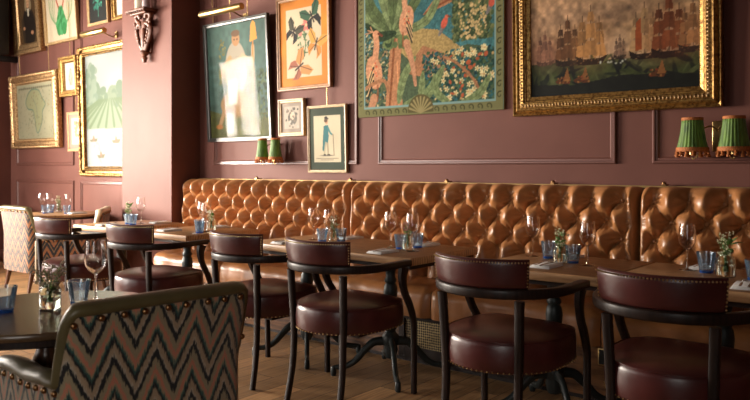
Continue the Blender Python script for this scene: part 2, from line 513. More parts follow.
def back_profile(s):
    """s 0..1 from seat up and over the top; returns (y, z, ny, nz)"""
    zb, zt, rr = .44, 1.045, .085
    L1 = zt - zb; L2 = rr * pi / 2; t = s * (L1 + L2)
    yb_ = 4.075
    if t <= L1:
        z = zb + t
        return (yb_ - .03 * (1 - t / L1), z, -1, 0, z)
    a = (t - L1) / rr
    return (yb_ + rr * (1 - math.cos(a)), zt + rr * math.sin(a), -math.cos(a), math.sin(a), 1.045 + (t - L1))
def back_panel(x0, x1, xb, P):
    nu = int((x1 - x0) / .0062); nv = 120
    def fn(u, v):
        x = x0 + (x1 - x0) * u
        y, z, ny, nz, zl = back_profile(v)
        h = tuft(x, min(zl, 1.2), xb, P, x0, x1)
        k = 1
        if v > .86: k = max(0, (1 - v) / .14) ** .7
        d = AMP * h * (k if h > 0 else 1)
        return (x, y + ny * d, z + nz * d * .55)
    o = MB().grid(nu, nv, fn).build('backrest_panel', M['tan'], bq, angle=170)
    return o
def panel_buttons(x0, x1, xb, P, mesh=[None]):
    for k, rz in enumerate(ROWS[:3]):
        off = 0 if k % 2 == 0 else .5
        n0 = math.ceil((x0 - xb) / P - off); n1 = math.floor((x1 - xb) / P - off)
        for j in range(n0, n1 + 1):
            x = xb + (j + off) * P
            if x - x0 < .07 or x1 - x < .07: continue
            y = 4.075 - .03 * (1.045 - min(rz, 1.045)) / .605 - .010
            if mesh[0] is None:
                o = MB().ball((0, 0, 0), .0115, 10, 6, (1, .55, 1)).build('button', M['tan'], bq)
                mesh[0] = o
            else:
                o = mesh[0].copy(); COL.objects.link(o); o.parent = bq
            o.location = (x, y, rz)
PAN = [(-5.655, -3.565, -3.665, .1715), (-3.555, -1.405, -1.499, .1776), (-1.395, .9, -1.314, .1815)]
for p in PAN: back_panel(*p); panel_buttons(*p)
MB().box(-5.65, .9, 4.12, 4.24, .30, 1.10).build('backrest_core', M['dark'], bq, smooth=False)
def seat_cushion(x0, x1):
    r = .055; nu = max(8, int((x1 - x0) / .03)); L = []
    # section from back over the top, rounded nose, down the front to the base rail
    sec = []
    for i in range(9): sec.append((4.10 - .40 * i / 8, .492 + .012 * math.sin(pi * i / 8)))
    for i in range(1, 9):
        a = i / 8 * pi / 2; sec.append((3.70 - .075 * math.sin(a), .492 - .075 * (1 - math.cos(a))))
    for i in range(1, 7): sec.append((3.625 - .006 * math.sin(pi * i / 6), .417 - .115 * i / 6))
    rg = random.Random(int(x0 * 100))
    ph = [rg.uniform(0, 6) for _ in range(6)]
    def fn(u, v):
        i = v * (len(sec) - 1); a = int(min(i, len(sec) - 2)); f = i - a
        y = sec[a][0] * (1 - f) + sec[a + 1][0] * f; z = sec[a][1] * (1 - f) + sec[a + 1][1] * f
        x = x0 + (x1 - x0) * u
        d = min(x - x0, x1 - x); q = max(0, min(1, d / .045)); e = 1 - math.sqrt(1 - (1 - q) ** 2)
        fr = max(0, min(1, (v - .35) / .3))
        w = .0035 * math.sin(x * 37 + ph[0] + z * 20) * math.sin(x * 11 + ph[1]) + .002 * math.sin(x * 83 + ph[2] + 3 * math.sin(y * 20))
        return (x, y + .035 * e * fr + w * fr, z - .028 * e * (1 - fr) + w * (1 - fr))
    MB().grid(nu, len(sec) * 2, fn, flip=True).build('seat_cushion', M['seat_tan'], bq, angle=170)
SX = [-5.56, -4.62, -3.59, -2.555, -1.462, -.42, .88]
for a, c in zip(SX[:-1], SX[1:]): seat_cushion(a + .002, c - .002)
MB().box(-5.54, .86, 3.665, 4.13, .29, .40).build('seat_frame', M['dark'], bq, smooth=False)
# base: panels of oak with a woven grille let in, dark plinth under
MB().box(-5.54, -2.80, 3.655, 3.675, .03, .30).build('base_panel', M['oak'], bq, smooth=False)
MB().box(-1.90, .86, 3.655, 3.675, .03, .30).build('base_panel', M['oak'], bq, smooth=False)
MB().box(-2.76, -1.94, 3.662, 3.672, .10, .285).build('grille', M['rattan'], bq, smooth=False)
g = MB()
g.box(-2.80, -2.755, 3.648, 3.675, .03, .30).box(-1.945, -1.90, 3.648, 3.675, .03, .30)
g.box(-2.755, -1.945, 3.648, 3.675, .28, .30).box(-2.755, -1.945, 3.648, 3.675, .03, .105)
g.build('grille_frame', M['dark'], bq, smooth=False, bevel=.002)
MB().box(-5.53, .86, 3.68, 4.20, 0, .28).build('base_carcass', M['plinth'], bq, smooth=False)
# socket set in the base panel
so = MB().rbox(-1.475, -1.385, 3.648, 3.656, .205, .295, .003, 1).build('power_socket', M['brass'], bq)
MB().box(-1.468, -1.392, 3.646, 3.650, .212, .288).build('socket_insert', M['bluepaint'], so, smooth=False)
# brass rail with little brackets along the top
rl = MB().box(-5.64, .86, 4.19, 4.225, 1.128, 1.141).build('top_rail', M['dull_brass'], bq, smooth=False)
for x in (-4.78, -3.68, -2.78, -1.98, -1.30, -.6, .1):
    b = MB().box(x - .012, x + .012, 4.165, 4.232, 1.143, 1.152).lathe([(0, 0), (.012, 0), (.013, .012), (0, .018)], 10, (x, 4.18, 1.150))
    b.build('rail_bracket', M['darknail'], rl, smooth=True)

# ------------------------------------------------------------------ dining tables
def cabriole_leg(parent, ang, m, r0=.045, L=.36, zt=.20):
    """one curved foot of a pedestal"""
    c, s = math.cos(ang), math.sin(ang)
    pts = [(r0 * .4, zt), (.10, zt - .005), (.16, zt - .055), (.215, zt - .115), (.27, zt - .145), (.32, zt - .150), (L, zt - .152)]
    sp = catmull(pts, 5)
    path = [(p[0] * c, p[0] * s, p[1]) for p in sp]
    N = len(path)
    h = [.030 - .016 * (i / (N - 1)) ** .7 for i in range(N)]
    w = [.018 - .004 * i / (N - 1) for i in range(N)]
    b = MB().sweep(path, w, h, n=10)
    b.lathe([(0, 0), (.014, 0), (.018, .012), (.016, .05), (.010, .058), (0, .058)], 12, (L * c, L * s, 0))
    return b.build('leg', m, parent)
def catmull(pts, n):
    out = []; P = [pts[0]] + list(pts) + [pts[-1]]
    for i in range(1, len(P) - 2):
        for k in range(n):
            t = k / n
            q = []
            for d in range(len(pts[0])):
                a, b_, c, e = P[i - 1][d], P[i][d], P[i + 1][d], P[i + 2][d]
                q.append(.5 * ((2 * b_) + (-a + c) * t + (2 * a - 5 * b_ + 4 * c - e) * t * t + (-a + 3 * b_ - 3 * c + e) * t ** 3))
            out.append(tuple(q))
    out.append(tuple(pts[-1])); return out
COLUMN = [(0, .10), (.030, .10), (.038, .12), (.044, .15), (.040, .17), (.046, .185), (.052, .21), (.050, .235), (.036, .25), (.030, .262),
          (.038, .275), (.040, .285), (.030, .30), (.026, .33), (.033, .40), (.040, .46), (.043, .50), (.038, .535), (.030, .55), (.037, .562),
          (.037, .575), (.028, .585), (.030, .62), (.040, .655), (.046, .675), (.05, .68), (0, .68)]
def dining_table(x0, x1, label, peds, y0=3.12, y1=3.82):
    cx, cy = (x0 + x1) / 2, (y0 + y1) / 2
    t = thing('dining_table', label, 'table', (cx, cy, 0), 0, None)
    w, d = (x1 - x0) / 2, (y1 - y0) / 2
    MB().rbox(-w, w, -d, d, .707, .75, .004, 2).build('tabletop', M['table'], t)
    MB().box(-w + .03, w - .03, -d + .035, d - .035, .682, .708).build('underframe', M['dark'], t, smooth=False)
    for px in peds:
        MB().lathe(COLUMN, 24, (0, 0, 0)).build('pedestal_column', M['iron'], t, loc=(px, -.09, 0))
        for k in range(4):
            o = cabriole_leg(t, R(45 + 90 * k), M['iron'], L=.345); o.location = (px, -.09, 0)
    return t
dining_table(-5.97, -5.28, 'square oak dining table nearest the pillar', [0])
dining_table(-5.03, -4.34, 'square oak dining table before the left end of the leather bench', [0])
dining_table(-3.70, -2.31, 'wide oak dining table on two dark pedestals in the middle', [-.36, .35])
dining_table(-1.945, -1.245, 'oak dining table behind the second burgundy armchair from the right', [0])
dining_table(-1.232, -.36, 'oak dining table at the right edge of the photo', [0])

# ------------------------------------------------------------------ burgundy armchairs
def arc(r, a0, a1, n): return [(r * math.sin(a0 + (a1 - a0) * i / n), -r * math.cos(a0 + (a1 - a0) * i / n)) for i in range(n + 1)]
def leather_chair():
    t = thing('dining_armchair', '', 'chair')
    # seat: drum with rounded front corners
    def plan(a, r):
        c, s = math.cos(a), math.sin(a)
        if s < 0: return (r * c, r * s)
        n = 4.2
        k = (abs(c) ** n + abs(s) ** n) ** (-1 / n)
        return (r * k * c, r * k * s)
    prof = [(.0, .383), (.240, .383), (.262, .388), (.268, .40), (.271, .45), (.269, .498), (.263, .516), (.257, .521), (.250, .525), (.22, .537), (.16, .547), (.08, .552), (0, .553)]
    n = 64; vs = []; fs = []; m = len(prof)
    for j in range(n):
        for (r, z) in prof:
            x, y = plan(2 * pi * j / n, r); vs.append((x, y, z))
    for j in range(n):
        k = (j + 1) % n
        for i in range(m - 1): fs.append((j * m + i, k * m + i, k * m + i + 1, j * m + i + 1))
    seat = MB().add(vs, fs).build('seat', M['wine'], t, angle=80, merge=True)
    pp = [(*plan(2 * pi * j / 64, .2630), .519) for j in range(64)]
    MB().sweep(pp, .0045, .0045, closed=True, n=6).build('piping', M['wine'], seat)
    b = MB(); q = 72
    for j in range(q):
        x, y = plan(2 * pi * (j + .5) / q, .2685); b.ball((x, y, .394), .0040, 6, 4)
    b.build('nailhead_trim', M['nail'], seat)
    MB().box(-.20, .20, -.12, .19, .368, .386).build('seat_frame', M['dark'], t, smooth=False)
    # padded back band
    A = R(47); nu, ns = 40, 14
    def bandpt(a, k):
        # k walks round the section
        zc, hz, hr = .811, .062, .019
        th = 2 * pi * k / ns
        e = .55
        dr = hr * math.copysign(abs(math.cos(th)) ** e, math.cos(th))
        dz = hz * math.copysign(abs(math.sin(th)) ** e, math.sin(th))
        edge = max(0, (abs(a) - A + .05) / .05)
        dr *= 1 - .55 * edge ** 2
        rr = .292 + .12 * (zc + dz - .735) + dr
        return (rr * math.sin(a), -rr * math.cos(a), zc + dz)
    vs = [bandpt(-A + 2 * A * i / nu, k) for i in range(nu + 1) for k in range(ns)]
    fs = [(i * ns + k, i * ns + (k + 1) % ns, (i + 1) * ns + (k + 1) % ns, (i + 1) * ns + k) for i in range(nu) for k in range(ns)]
    fs += [tuple(range(ns)), tuple(nu * ns + k for k in range(ns))]
    back = MB().add(vs, fs).build('backrest', M['wine'], t, angle=60)
    b = MB()
    ro = lambda z: .292 + .12 * (z - .735) + .0195
    for i in range(40):
        a = -A + .03 + (2 * A - .06) * i / 39; z = .860; r = ro(z) - .0015
        b.ball((r * math.sin(a), -r * math.cos(a), z), .0040, 6, 4)
    for sg in (-1, 1):
        for i in range(7):
            z = .762 + i * .0135; a = sg * (A - .03); r = ro(z) - .001
            b.ball((r * math.sin(a), -r * math.cos(a), z), .0040, 6, 4)
    b.build('nailhead_trim', M['nail'], back)
    # bent wood rail running into the arms
    pts = [(-.292, .185), (-.294, .10), (-.295, 0)] + arc(.295, R(-86), R(86), 28) + [(.295, 0), (.294, .10), (.292, .185)]
    path = [(x, y, .712) for x, y in pts]
    N = len(path); w = []; h = []
    for (x, y) in pts:
        k = max(0, min(1, (y + .10) / .16)); w.append(.019 + .008 * k); h.append(.021 - .004 * k)
    path = [(x, y, .728 + .004 * max(0, min(1, (y + .10) / .16))) for x, y in pts]
    MB().sweep(path, w, h, n=12, box=True).build('arm_rail', M['dark'], t)
    # legs
    for sg in (-1, 1):
        pr_ = catmull([(sg * .190, -.226, .70), (sg * .184, -.218, .55), (sg * .178, -.212, .36), (sg * .180, -.222, .18), (sg * .188, -.255, 0)], 5)
        N = len(pr_)
        MB().sweep(pr_, [.0185 - .0045 * i / N for i in range(N)], [.016 - .003 * i / N for i in range(N)], up=(0, 1, 0), n=8, box=True).build('leg', M['dark'], t)
        pf = catmull([(sg * .291, .150, .712), (sg * .288, .140, .66), (sg * .282, .165, .58), (sg * .276, .225, .49), (sg * .272, .262, .40), (sg * .270, .268, .28), (sg * .268, .272, 0)], 5)
        N = len(pf)
        hh = [.036 - .016 * min(1, i / 9) - .005 * i / N for i in range(N)]
        MB().sweep(pf, [.0165 - .003 * i / N for i in range(N)], hh, up=(0, 1, 0), n=8, box=True).build('leg', M['dark'], t)
    return t
CH = [(-5.33, 2.84, 4, 'burgundy leather armchair furthest left, at the table by the pillar'),
      (-4.30, 2.84, 8, 'burgundy leather armchair second from left, behind the round table wine glass'),
      (-3.250, 2.90, 0, 'burgundy leather armchair at the left seat of the wide middle table'),
      (-2.595, 2.90, 0, 'burgundy leather armchair at the right seat of the wide middle table'),
      (-1.58, 2.85, 0, 'burgundy leather armchair second from right, with its nailhead back catching light'),
      (-.835, 2.85, 0, 'burgundy leather armchair nearest the camera at the right edge of the photo')]
ch0 = leather_chair()
for i, (x, y, rz, lb) in enumerate(CH):
    c = ch0 if i == 0 else dup(ch0)
    c.location = (x, y, 0); c.rotation_euler = (0, 0, R(rz)); c['label'] = lb
    c['group'] = 'burgundy armchairs along the row of tables'

# ------------------------------------------------------------------ flame-stitch tub armchairs
def tub_chair(name, label, zig, roll, inner, loc, rz):
    t = thing(name, label, 'chair', loc, rz)
    # plan path of the outer shell (half), with arc length
    pts = [(-.325, .26), (-.325, .12), (-.325, -.02), (-.325, -.14), (-.321, -.205), (-.304, -.250), (-.262, -.280), (-.17, -.292), (-.08, -.297), (0, -.298)]
    pts = catmull(pts, 6)
    pts = pts + [(-x, y) for x, y in pts[-2::-1]]
    N = len(pts)
    S = [0]
    for i in range(1, N): S.append(S[-1] + math.dist(pts[i], pts[i - 1]))
    def top(x, y, i):
        k = max(0, min(1, (abs(S[i] - S[N // 2]) - .262) / .085)); k = k * k * (3 - 2 * k)
        arm = .588 + .03 * max(0, min(1, (.26 - y) / .4)) ** 2 + .012 * math.sin(max(0, y) * 12)
        zb = .835 + .006 * math.cos(x / .3 * pi / 2)
        return zb * (1 - k) + arm * k
    nv = 20
    def outer(i, v, off=0):
        x, y = pts[i]; zt = top(x, y, i) - .012; z = .20 + (zt - .20) * v
        fl = 1 + .36 * max(0, (z - .58))
        a = max(i - 1, 0); b_ = min(i + 1, N - 1)
        tx, ty = pts[b_][0] - pts[a][0], pts[b_][1] - pts[a][1]; L = math.hypot(tx, ty)
        nx, ny = ty / L, -tx / L
        return (x * fl - nx * off * -1, y * fl + ny * off, z)
    vs = []; uv = []
    for v in range(nv + 1):
        for i in range(N):
            p = outer(i, v / nv); vs.append(p); uv.append((S[i] - S[N // 2] + .04 + 10 * .13, p[2]))
    fs = [(v * N + i, v * N + i + 1, (v + 1) * N + i + 1, (v + 1) * N + i) for v in range(nv) for i in range(N - 1)]
    MB().add(vs, fs).build('outer_shell', zig, t, uv=uv, angle=80)
    # inner lining
    T = .06
    def inn(i, v):
        x, y = pts[i]; zt = top(x, y, i) - .005; z = .36 + (zt - .36) * v
        fl = 1 + .36 * max(0, (z - .58))
        a = max(i - 1, 0); b_ = min(i + 1, N - 1)
        tx, ty = pts[b_][0] - pts[a][0], pts[b_][1] - pts[a][1]; L = math.hypot(tx, ty)
        nx, ny = -ty / L, tx / L
        bul = .018 * math.sin(pi * v) 
        return (x * fl + nx * (T + bul), y * fl + ny * (T + bul), z)
    vs = [inn(i, v / 8) for v in range(9) for i in range(N)]
    fs = [(v * N + i, v * N + i + 1, (v + 1) * N + i + 1, (v + 1) * N + i) for v in range(8) for i in range(N - 1)]
    MB().add(vs, fs).build('inner_lining', inner, t, angle=80)
    # rolled top edge
    path = []
    for i in range(N):
        p = outer(i, 1); q = inn(i, 1); path.append(((p[0] + q[0]) / 2, (p[1] + q[1]) / 2, top(*pts[i], i) - .005))
    MB().sweep(path, .040, .024, n=14).build('top_roll', roll, t)
    # front facings of the arms
    b = MB()
    for e in (0, N - 1):
        p = [outer(e, 0), outer(e, 1), inn(e, 1), inn(e, 0)]; y = p[0][1]
        xs = [q[0] for q in p]; zt = p[1][2]
        b.rbox(min(xs), max(xs), y - .03, y + .012, .20, zt, .008, 2)
    b.build('arm_facing', roll, t)
    # nails below the roll, evenly spaced
    nxt = .02; k = 0
    for i in range(1, N):
        while S[i] >= nxt:
            p = outer(i, 1); nxt += .066
            if k == 0: nl = MB().ball((0, 0, 0), .0105, 10, 6).build('nail', M['darknail'], t); k = 1
            else: nl = nl.copy(); COL.objects.link(nl); nl.parent = t
            nl.location = (p[0], p[1], p[2] - .020)
    MB().rbox(-.258, .258, -.225, .12, .36, .47, .035, 4).build('seat_cushion', inner, t)
    MB().box(-.29, .29, -.24, .10, .20, .37).build('seat_base', zig, t, smooth=False, uv=None)
    for sx in (-1, 1):
        for (y0, y1) in ((.22, .24), (-.225, -.265)):
            xo = .285 if y0 > 0 else .25
            MB().sweep([(sx * xo, y0, .21), (sx * xo, (y0 + y1) / 2, .1), (sx * (xo + .01), y1, 0)], [.022, .018, .013], [.022, .018, .013], up=(0, 1, 0), n=8, box=True).build('leg', M['turned'], t)
    return t
tub_chair('tub_armchair', 'foreground zigzag tub armchair with olive leather roll, seen from behind', M['zig'], M['olive'], M['olive'], (-2.240, 1.350, 0), R(85))
tub_chair('tub_armchair', 'orange and black zigzag armchair at the left edge', M['zig2'], M['olive'], M['olive'], (-7.38, 3.53, 0), 0)
tub_chair('tub_armchair', 'small zigzag armchair with cream leather inside, standing left of the pillar', M['zig2'], M['cream'], M['cream'], (-6.62, 3.46, 0), R(143))

# ------------------------------------------------------------------ round tables
def turned_pedestal(t, m, R_=.28):
    prof = [(0, .05), (.05, .05), (.06, .07), (.055, .09), (.04, .11), (.05, .14), (.065, .17), (.06, .20), (.04, .22), (.045, .235), (.03, .26),
            (.036, .32), (.05, .37), (.058, .41), (.050, .44), (.036, .46), (.050, .48), (.056, .50), (.044, .525), (.034, .54), (.046, .56), (.052, .58), (.040, .61),
            (.034, .64), (.06, .67), (.08, .70), (0, .70)]
    MB().lathe(prof, 28).build('pedestal_column', m, t)
    for k in range(3):
        cabriole_leg(t, R(100 + 120 * k), m, L=R_, zt=.16)
def round_table(label, loc, r, m, mp):
    t = thing('round_table', label, 'table', loc)
    MB().lathe([(0, .722), (r - .02, .722), (r - .006, .726), (r, .734), (r, .743), (r - .005, .75), (0, .75)], 72).build('tabletop', m, t, angle=40)
    MB().lathe([(0, .698), (r - .03, .698), (r - .02, .704), (r - .02, .722), (0, .722)], 64).build('rim', M['dark'], t, angle=40)
    turned_pedestal(t, mp)
    return t
round_table('dark round wooden table in the left foreground carrying glasses and a flower jar', (-2.47, 1.2, 0), .39, M['round'], M['turned'])
round_table('small round table in the far left corner, behind the orange zigzag armchair', (-7.52, 3.80, 0), .42, M['table'], M['turned'])
round_table('distant round table cut off by the left edge of the photo', (-9.25, 3.75, 0), .35, M['table'], M['turned'])
# ------------------------------------------------------------------ tableware
def wine_glass(h=.20, r=.036):
    t = thing('wine_glass', '', 'glass')
    k = h / .20
    w = .0011
    bowl_o = [(.0045, .088), (.012, .092), (.024, .102), (.033, .118), (.0365, .136), (.0355, .158), (.0325, .180), (.0300, .200)]
    bowl_i = [(max(0, a - w), b_ + (w if i < 3 else 0)) for i, (a, b_) in enumerate(bowl_o)]
    prof = [(0, .0875)] + bowl_o + bowl_i[::-1] + [(0, .0905)]
    s = r / .0365
    MB().lathe([(a * s, b_ * k) for a, b_ in prof], 28).build('bowl', M['glass'], t, angle=50, merge=True)
    MB().lathe([(0, .006 * k), (.0065, .006 * k), (.0040, .014 * k), (.0034, .04 * k), (.0036, .075 * k), (.0050, .0872 * k), (0, .0872 * k)], 12).build('stem', M['glass'], t, angle=50, merge=True)
    MB().lathe([(0, 0), (.034 * s, 0), (.0345 * s, .0012), (.022 * s, .0030), (.008, .0058), (0, .0058)], 28).build('foot', M['glass'], t, angle=50, merge=True)
    return t
def tumbler(h=.088, r=.041, tint='blueglass'):
    t = thing('tumbler', '', 'glass')
    n = 40
    def rm(a, z):
        f = max(0, min(1, (h * .80 - z) / (h * .18)))
        return 1 - .055 * f * (1 - abs(math.cos(a * 5)) ** .8)
    o = [(r * .68, .002), (r * .71, .004), (r * .76, h * .2), (r * .85, h * .5), (r * .93, h * .78), (r * .97, h * .9), (r, h)]
    i = [(r - .0022, h), (r * .93 - .003, h * .80), (r * .83 - .004, h * .5), (r * .70 - .003, h * .2), (r * .60, h * .13)]
    b = MB(); vs = []; prof = [(0, .010)] + o + i + [(0, h * .12)]
    b.lathe(prof, n, rmod=lambda a, z: rm(a, z))
    b.build('body', M[tint], t, angle=40, merge=True)
    MB().lathe([(0, 0), (r * .66, 0), (r * .70, .003), (r * .70, .0085), (0, .0095)], n, rmod=lambda a, z: 1 - .05 * (1 - abs(math.cos(a * 5)))).build('base', M['bluedeep'], t, angle=40, merge=True)
    return t
def jar(h=.095, r=.036, tint='vaseglass'):
    t = thing('glass_vase', '', 'vase')
    o = [(r * .9, 0), (r, .005), (r, h * .62), (r * .96, h * .72), (r * .68, h * .84), (r * .66, h * .92), (r * .78, h * .97), (r * .78, h)]
    i = [(r * .70, h), (r * .60, h * .92), (r * .62, h * .84), (r * .90, h * .70), (r * .93, h * .6), (r * .92, .008)]
    MB().lathe([(0, 0)] + o + i + [(0, .008)], 28).build('body', M[tint], t, angle=60, merge=True)
    MB().lathe([(0, .0085), (r * .905, .0085), (r * .905, h * .45), (0, h * .45)], 28).build('water', M['water'], t, angle=60, merge=True)
    return t
def flowers(name, label, cat, seed, h=.13, n=9, spread=.05, petals='petal', leaves=6, size=.008, blossoms=22, leafsize=.028):
    t = thing(name, label, cat)
    size *= 1.35; leafsize *= 1.25; blossoms = int(blossoms * 1.5)
    rg = random.Random(seed)
    st = MB(); lf = MB(); bl = MB(); bl2 = None
    tips = []
    for k in range(n):
        a = rg.uniform(0, 2 * pi); q = rg.uniform(.15, 1) * spread; hh = h * rg.uniform(.62, 1.08)
        p = catmull([(rg.uniform(-.008, .008), rg.uniform(-.008, .008), .016), (.2 * q * math.cos(a), .2 * q * math.sin(a), hh * .5), (q * math.cos(a), q * math.sin(a), hh)], 4)
        st.sweep(p, .0011, .0011, n=5)
        tips.append(p[-1])
        for j in range(3):
            i = rg.randint(len(p) // 2, len(p) - 1); c = p[i]; d = rg.uniform(0, 2 * pi); L = rg.uniform(.008, .02)
            e = (c[0] + L * math.cos(d), c[1] + L * math.sin(d), c[2] + L * .8)
            st.sweep([c, e], .0007, .0006, n=4); tips.append(e)
    for k in range(leaves):
        a = rg.uniform(0, 2 * pi); z0 = h * rg.uniform(.45, .9); L = leafsize * rg.uniform(.7, 1.3); W = L * .33
        c = (spread * .35 * math.cos(a), spread * .35 * math.sin(a), z0)
        el = rg.uniform(.1, 1.1); dx, dy, dz = math.cos(a) * math.cos(el), math.sin(a) * math.cos(el), math.sin(el)
        sx, sy = -math.sin(a), math.cos(a)
        vs = []; nn = 6
        for i in range(nn + 1):
            f = i / nn; ww = W * math.sin(pi * f ** .8) ; dr = -.25 * L * f * f
            m_ = (c[0] + dx * L * f, c[1] + dy * L * f, c[2] + dz * L * f + dr)
            vs += [(m_[0] + sx * ww, m_[1] + sy * ww, m_[2] + .1 * ww), m_, (m_[0] - sx * ww, m_[1] - sy * ww, m_[2] + .1 * ww)]
        fs = []
        for i in range(nn):
            for q in (0, 1): fs.append((i * 3 + q, i * 3 + q + 1, i * 3 + q + 4, i * 3 + q + 3))
        lf.add(vs, fs)
    for k in range(blossoms):
        c = tips[k % len(tips)]
        c = (c[0] + rg.uniform(-1, 1) * size, c[1] + rg.uniform(-1, 1) * size, c[2] + rg.uniform(-1.5, 1) * size)
        s = size * rg.uniform(.55, 1.0)
        for j in range(6):
            v = Vector((rg.gauss(0, 1), rg.gauss(0, 1), rg.gauss(.3, 1))).normalized() * s * .55
            bl.ball((c[0] + v.x, c[1] + v.y, c[2] + v.z), s * .34, 6, 4)
    st.build('stems', M['stem'], t); lf.build('leaves', M['leaf'], t, solid=.0006); bl.build('blossoms', M[petals], t)
    return t
def napkin():
    t = thing('folded_napkin', '', 'napkin')
    def fn(u, v):
        x = -.085 + .17 * u; y = -.055 + .11 * v
        return (x, y + .004 * math.sin(u * 9), .012 + .002 * math.sin(u * 7 + v * 5) + .0015 * math.sin(u * 31))
    b = MB()
    for k in range(3):
        z = .0045 * k; o_ = .004 * k
        b.rbox(-.085 + o_, .085 - o_ * .5, -.055, .055 - o_, z, z + .0042, .002, 2)
    b.build('folded_cloth', M['linen'], t)
    return t
def fork():
    b = MB()
    p = catmull([(-.095, 0, .003), (-.05, 0, .004), (.02, 0, .009), (.045, 0, .004), (.058, 0, .003)], 4)
    N = len(p)
    b.sweep(p, [.0055 if i < N * .3 else (.0028 if i < N * .75 else .009) for i in range(N)], .0013, n=8)
    for k in range(4):
        y = (k - 1.5) * .0055
        b.sweep(catmull([(.055, y, .003), (.075, y, .002), (.098, y, .008)], 3), .0014, .0011, n=5)
    return b
def knife():
    b = MB()
    b.sweep([(-.105, 0, .004), (-.07, 0, .005), (-.01, 0, .005), (0, 0, .004)], [.006, .0058, .0048, .004], .0030, n=8)
    b.sweep([(0, 0, .004), (.03, .001, .004), (.085, .002, .004), (.105, .004, .004)], [.006, .0095, .0085, .002], .0009, n=6)
    return b
wg0 = wine_glass(); tb0 = tumbler(); jr0 = jar(); nk0 = napkin()
fk0 = fork().build('fork', M['steel']); kn0 = knife().build('knife', M['steel'])
used = {}
def put(o, key, loc, rz, label, group, cat=None, scale=1):
    c = o if key not in used else dup(o)
    used[key] = 1
    c.location = loc; c.rotation_euler = (0, 0, R(rz)); c['label'] = label; c['group'] = group
    c.scale = (scale,) * 3
    if cat: c['category'] = cat
    return c
TZ = .7505
def P(kind, x, y, rz, label, scale=1, z=None):
    z = TZ if z is None else z
    o = dict(w=wg0, t=tb0, j=jr0, n=nk0, f=fk0, k=kn0)[kind]
    g = dict(w='wine glasses on the tables', t='blue tinted tumblers', j='small glass vases', n='grey napkins laid on the tables', f='forks on the napkins', k='knives on the napkins')[kind]
    cat = dict(w='glass', t='glass', j='vase', n='napkin', f='fork', k='knife')[kind]
    return put(o, kind, (x, y, z), rz, label, g, cat, scale)
def setting(x, y, rz, where, back=False):
    P('n', x, y, rz, 'folded grey napkin ' + where)
    z = TZ + .0150
    a = R(rz)
    for kd, off, nm in (('f', .016, 'fork'), ('k', -.018, 'knife')):
        P(kd, x - math.sin(a) * off, y + math.cos(a) * off, rz, 'steel %s lying on napkin %s' % (nm, where), z=z)
# wide middle table, right pair of settings
setting(-2.60, 3.235, 90, 'at the front right of the wide middle table')
setting(-2.62, 3.70, 88, 'at the back right of the wide middle table')
P('w', -2.735, 3.48, 0, 'left wine glass on the right half of the wide middle table', 1.12)
P('w', -2.505, 3.40, 0, 'right wine glass on the right half of the wide middle table', 1.12)
P('t', -2.64, 3.46, 10, 'blue tumbler between wine glasses, right half of the wide middle table')
P('t', -2.60, 3.58, 30, 'blue tumbler behind the flowers on the right half of the wide middle table')
def tumbler_vase(x, y, where, seed, petals, n=10, h=.15, sp=.035, size=.007, js=1, **kw):
    P('j', x, y, 0, 'clear glass vase ' + where, js)
    f = flowers('flower_bunch', 'sprigs in the vase ' + where, 'flowers', seed, h=h, n=n, spread=sp, petals=petals, size=size, **kw)
    f.location = (x, y, TZ + .0085); f['group'] = 'flower sprigs in vases'
    if 'lab' in kw: pass
    return f
tumbler_vase(-2.57, 3.44, 'on the right half of the wide middle table', 3, 'pinkpetal', h=.155)
# wide middle table, left pair
setting(-3.42, 3.235, 89, 'at the front left of the wide middle table')
setting(-3.28, 3.72, 87, 'at the back left of the wide middle table')
P('w', -3.42, 3.50, 0, 'left wine glass on the left half of the wide middle table', 1.1)
P('w', -3.20, 3.42, 0, 'right wine glass on the left half of the wide middle table', 1.1)
P('t', -3.30, 3.46, 20, 'blue tumbler by the flowers on the left half of the wide middle table')
P('t', -3.21, 3.55, 20, 'blue tumbler behind the right glass on the left half of the wide middle table')
tumbler_vase(-3.27, 3.54, 'on the left half of the wide middle table', 8, 'petal', h=.145)
# table before the left end of the bench
setting(-4.78, 3.28, 89, 'at the front of the second table from the left')
setting(-4.72, 3.71, 86, 'at the bench side of the second table from the left')
P('w', -4.72, 3.55, 0, 'left wine glass on the second table from the left', 1.1)
P('w', -4.50, 3.42, 0, 'right wine glass on the second table from the left', 1.1)
P('t', -4.60, 3.43, 0, 'left blue tumbler on the second table from the left')
P('t', -4.46, 3.33, 0, 'right blue tumbler on the second table from the left')
tumbler_vase(-4.55, 3.51, 'on the second table from the left', 12, 'petal', h=.15)
# table by the pillar
setting(-5.62, 3.24, 91, 'at the front of the table by the pillar')
setting(-5.50, 3.68, 87, 'at the far side of the table by the pillar')
P('w', -5.60, 3.55, 0, 'wine glass on the table by the pillar', 1.15)
P('t', -5.62, 3.44, 0, 'left blue tumbler on the table by the pillar')
P('t', -5.52, 3.42, 0, 'right blue tumbler on the table by the pillar')
tumbler_vase(-5.71, 3.50, 'on the table by the pillar', 15, 'petal', h=.17, leaves=9, leafsize=.04)
# second table from the right
setting(-1.60, 3.30, 91, 'at the front of the second table from the right')
setting(-1.66, 3.70, 86, 'at the bench side of the second table from the right')
P('w', -1.845, 3.64, 0, 'left wine glass on the second table from the right', 1.12)
P('w', -1.455, 3.47, 0, 'right wine glass on the second table from the right', 1.12)
P('t', -1.74, 3.62, 0, 'blue tumbler beside the left wine glass on the second table from the right', 1.05)
P('t', -1.555, 3.52, 0, 'blue tumbler next to the vase on the second table from the right', 1.05)
tumbler_vase(-1.62, 3.50, 'on the second table from the right', 21, 'petal', h=.15, leaves=8, leafsize=.032)
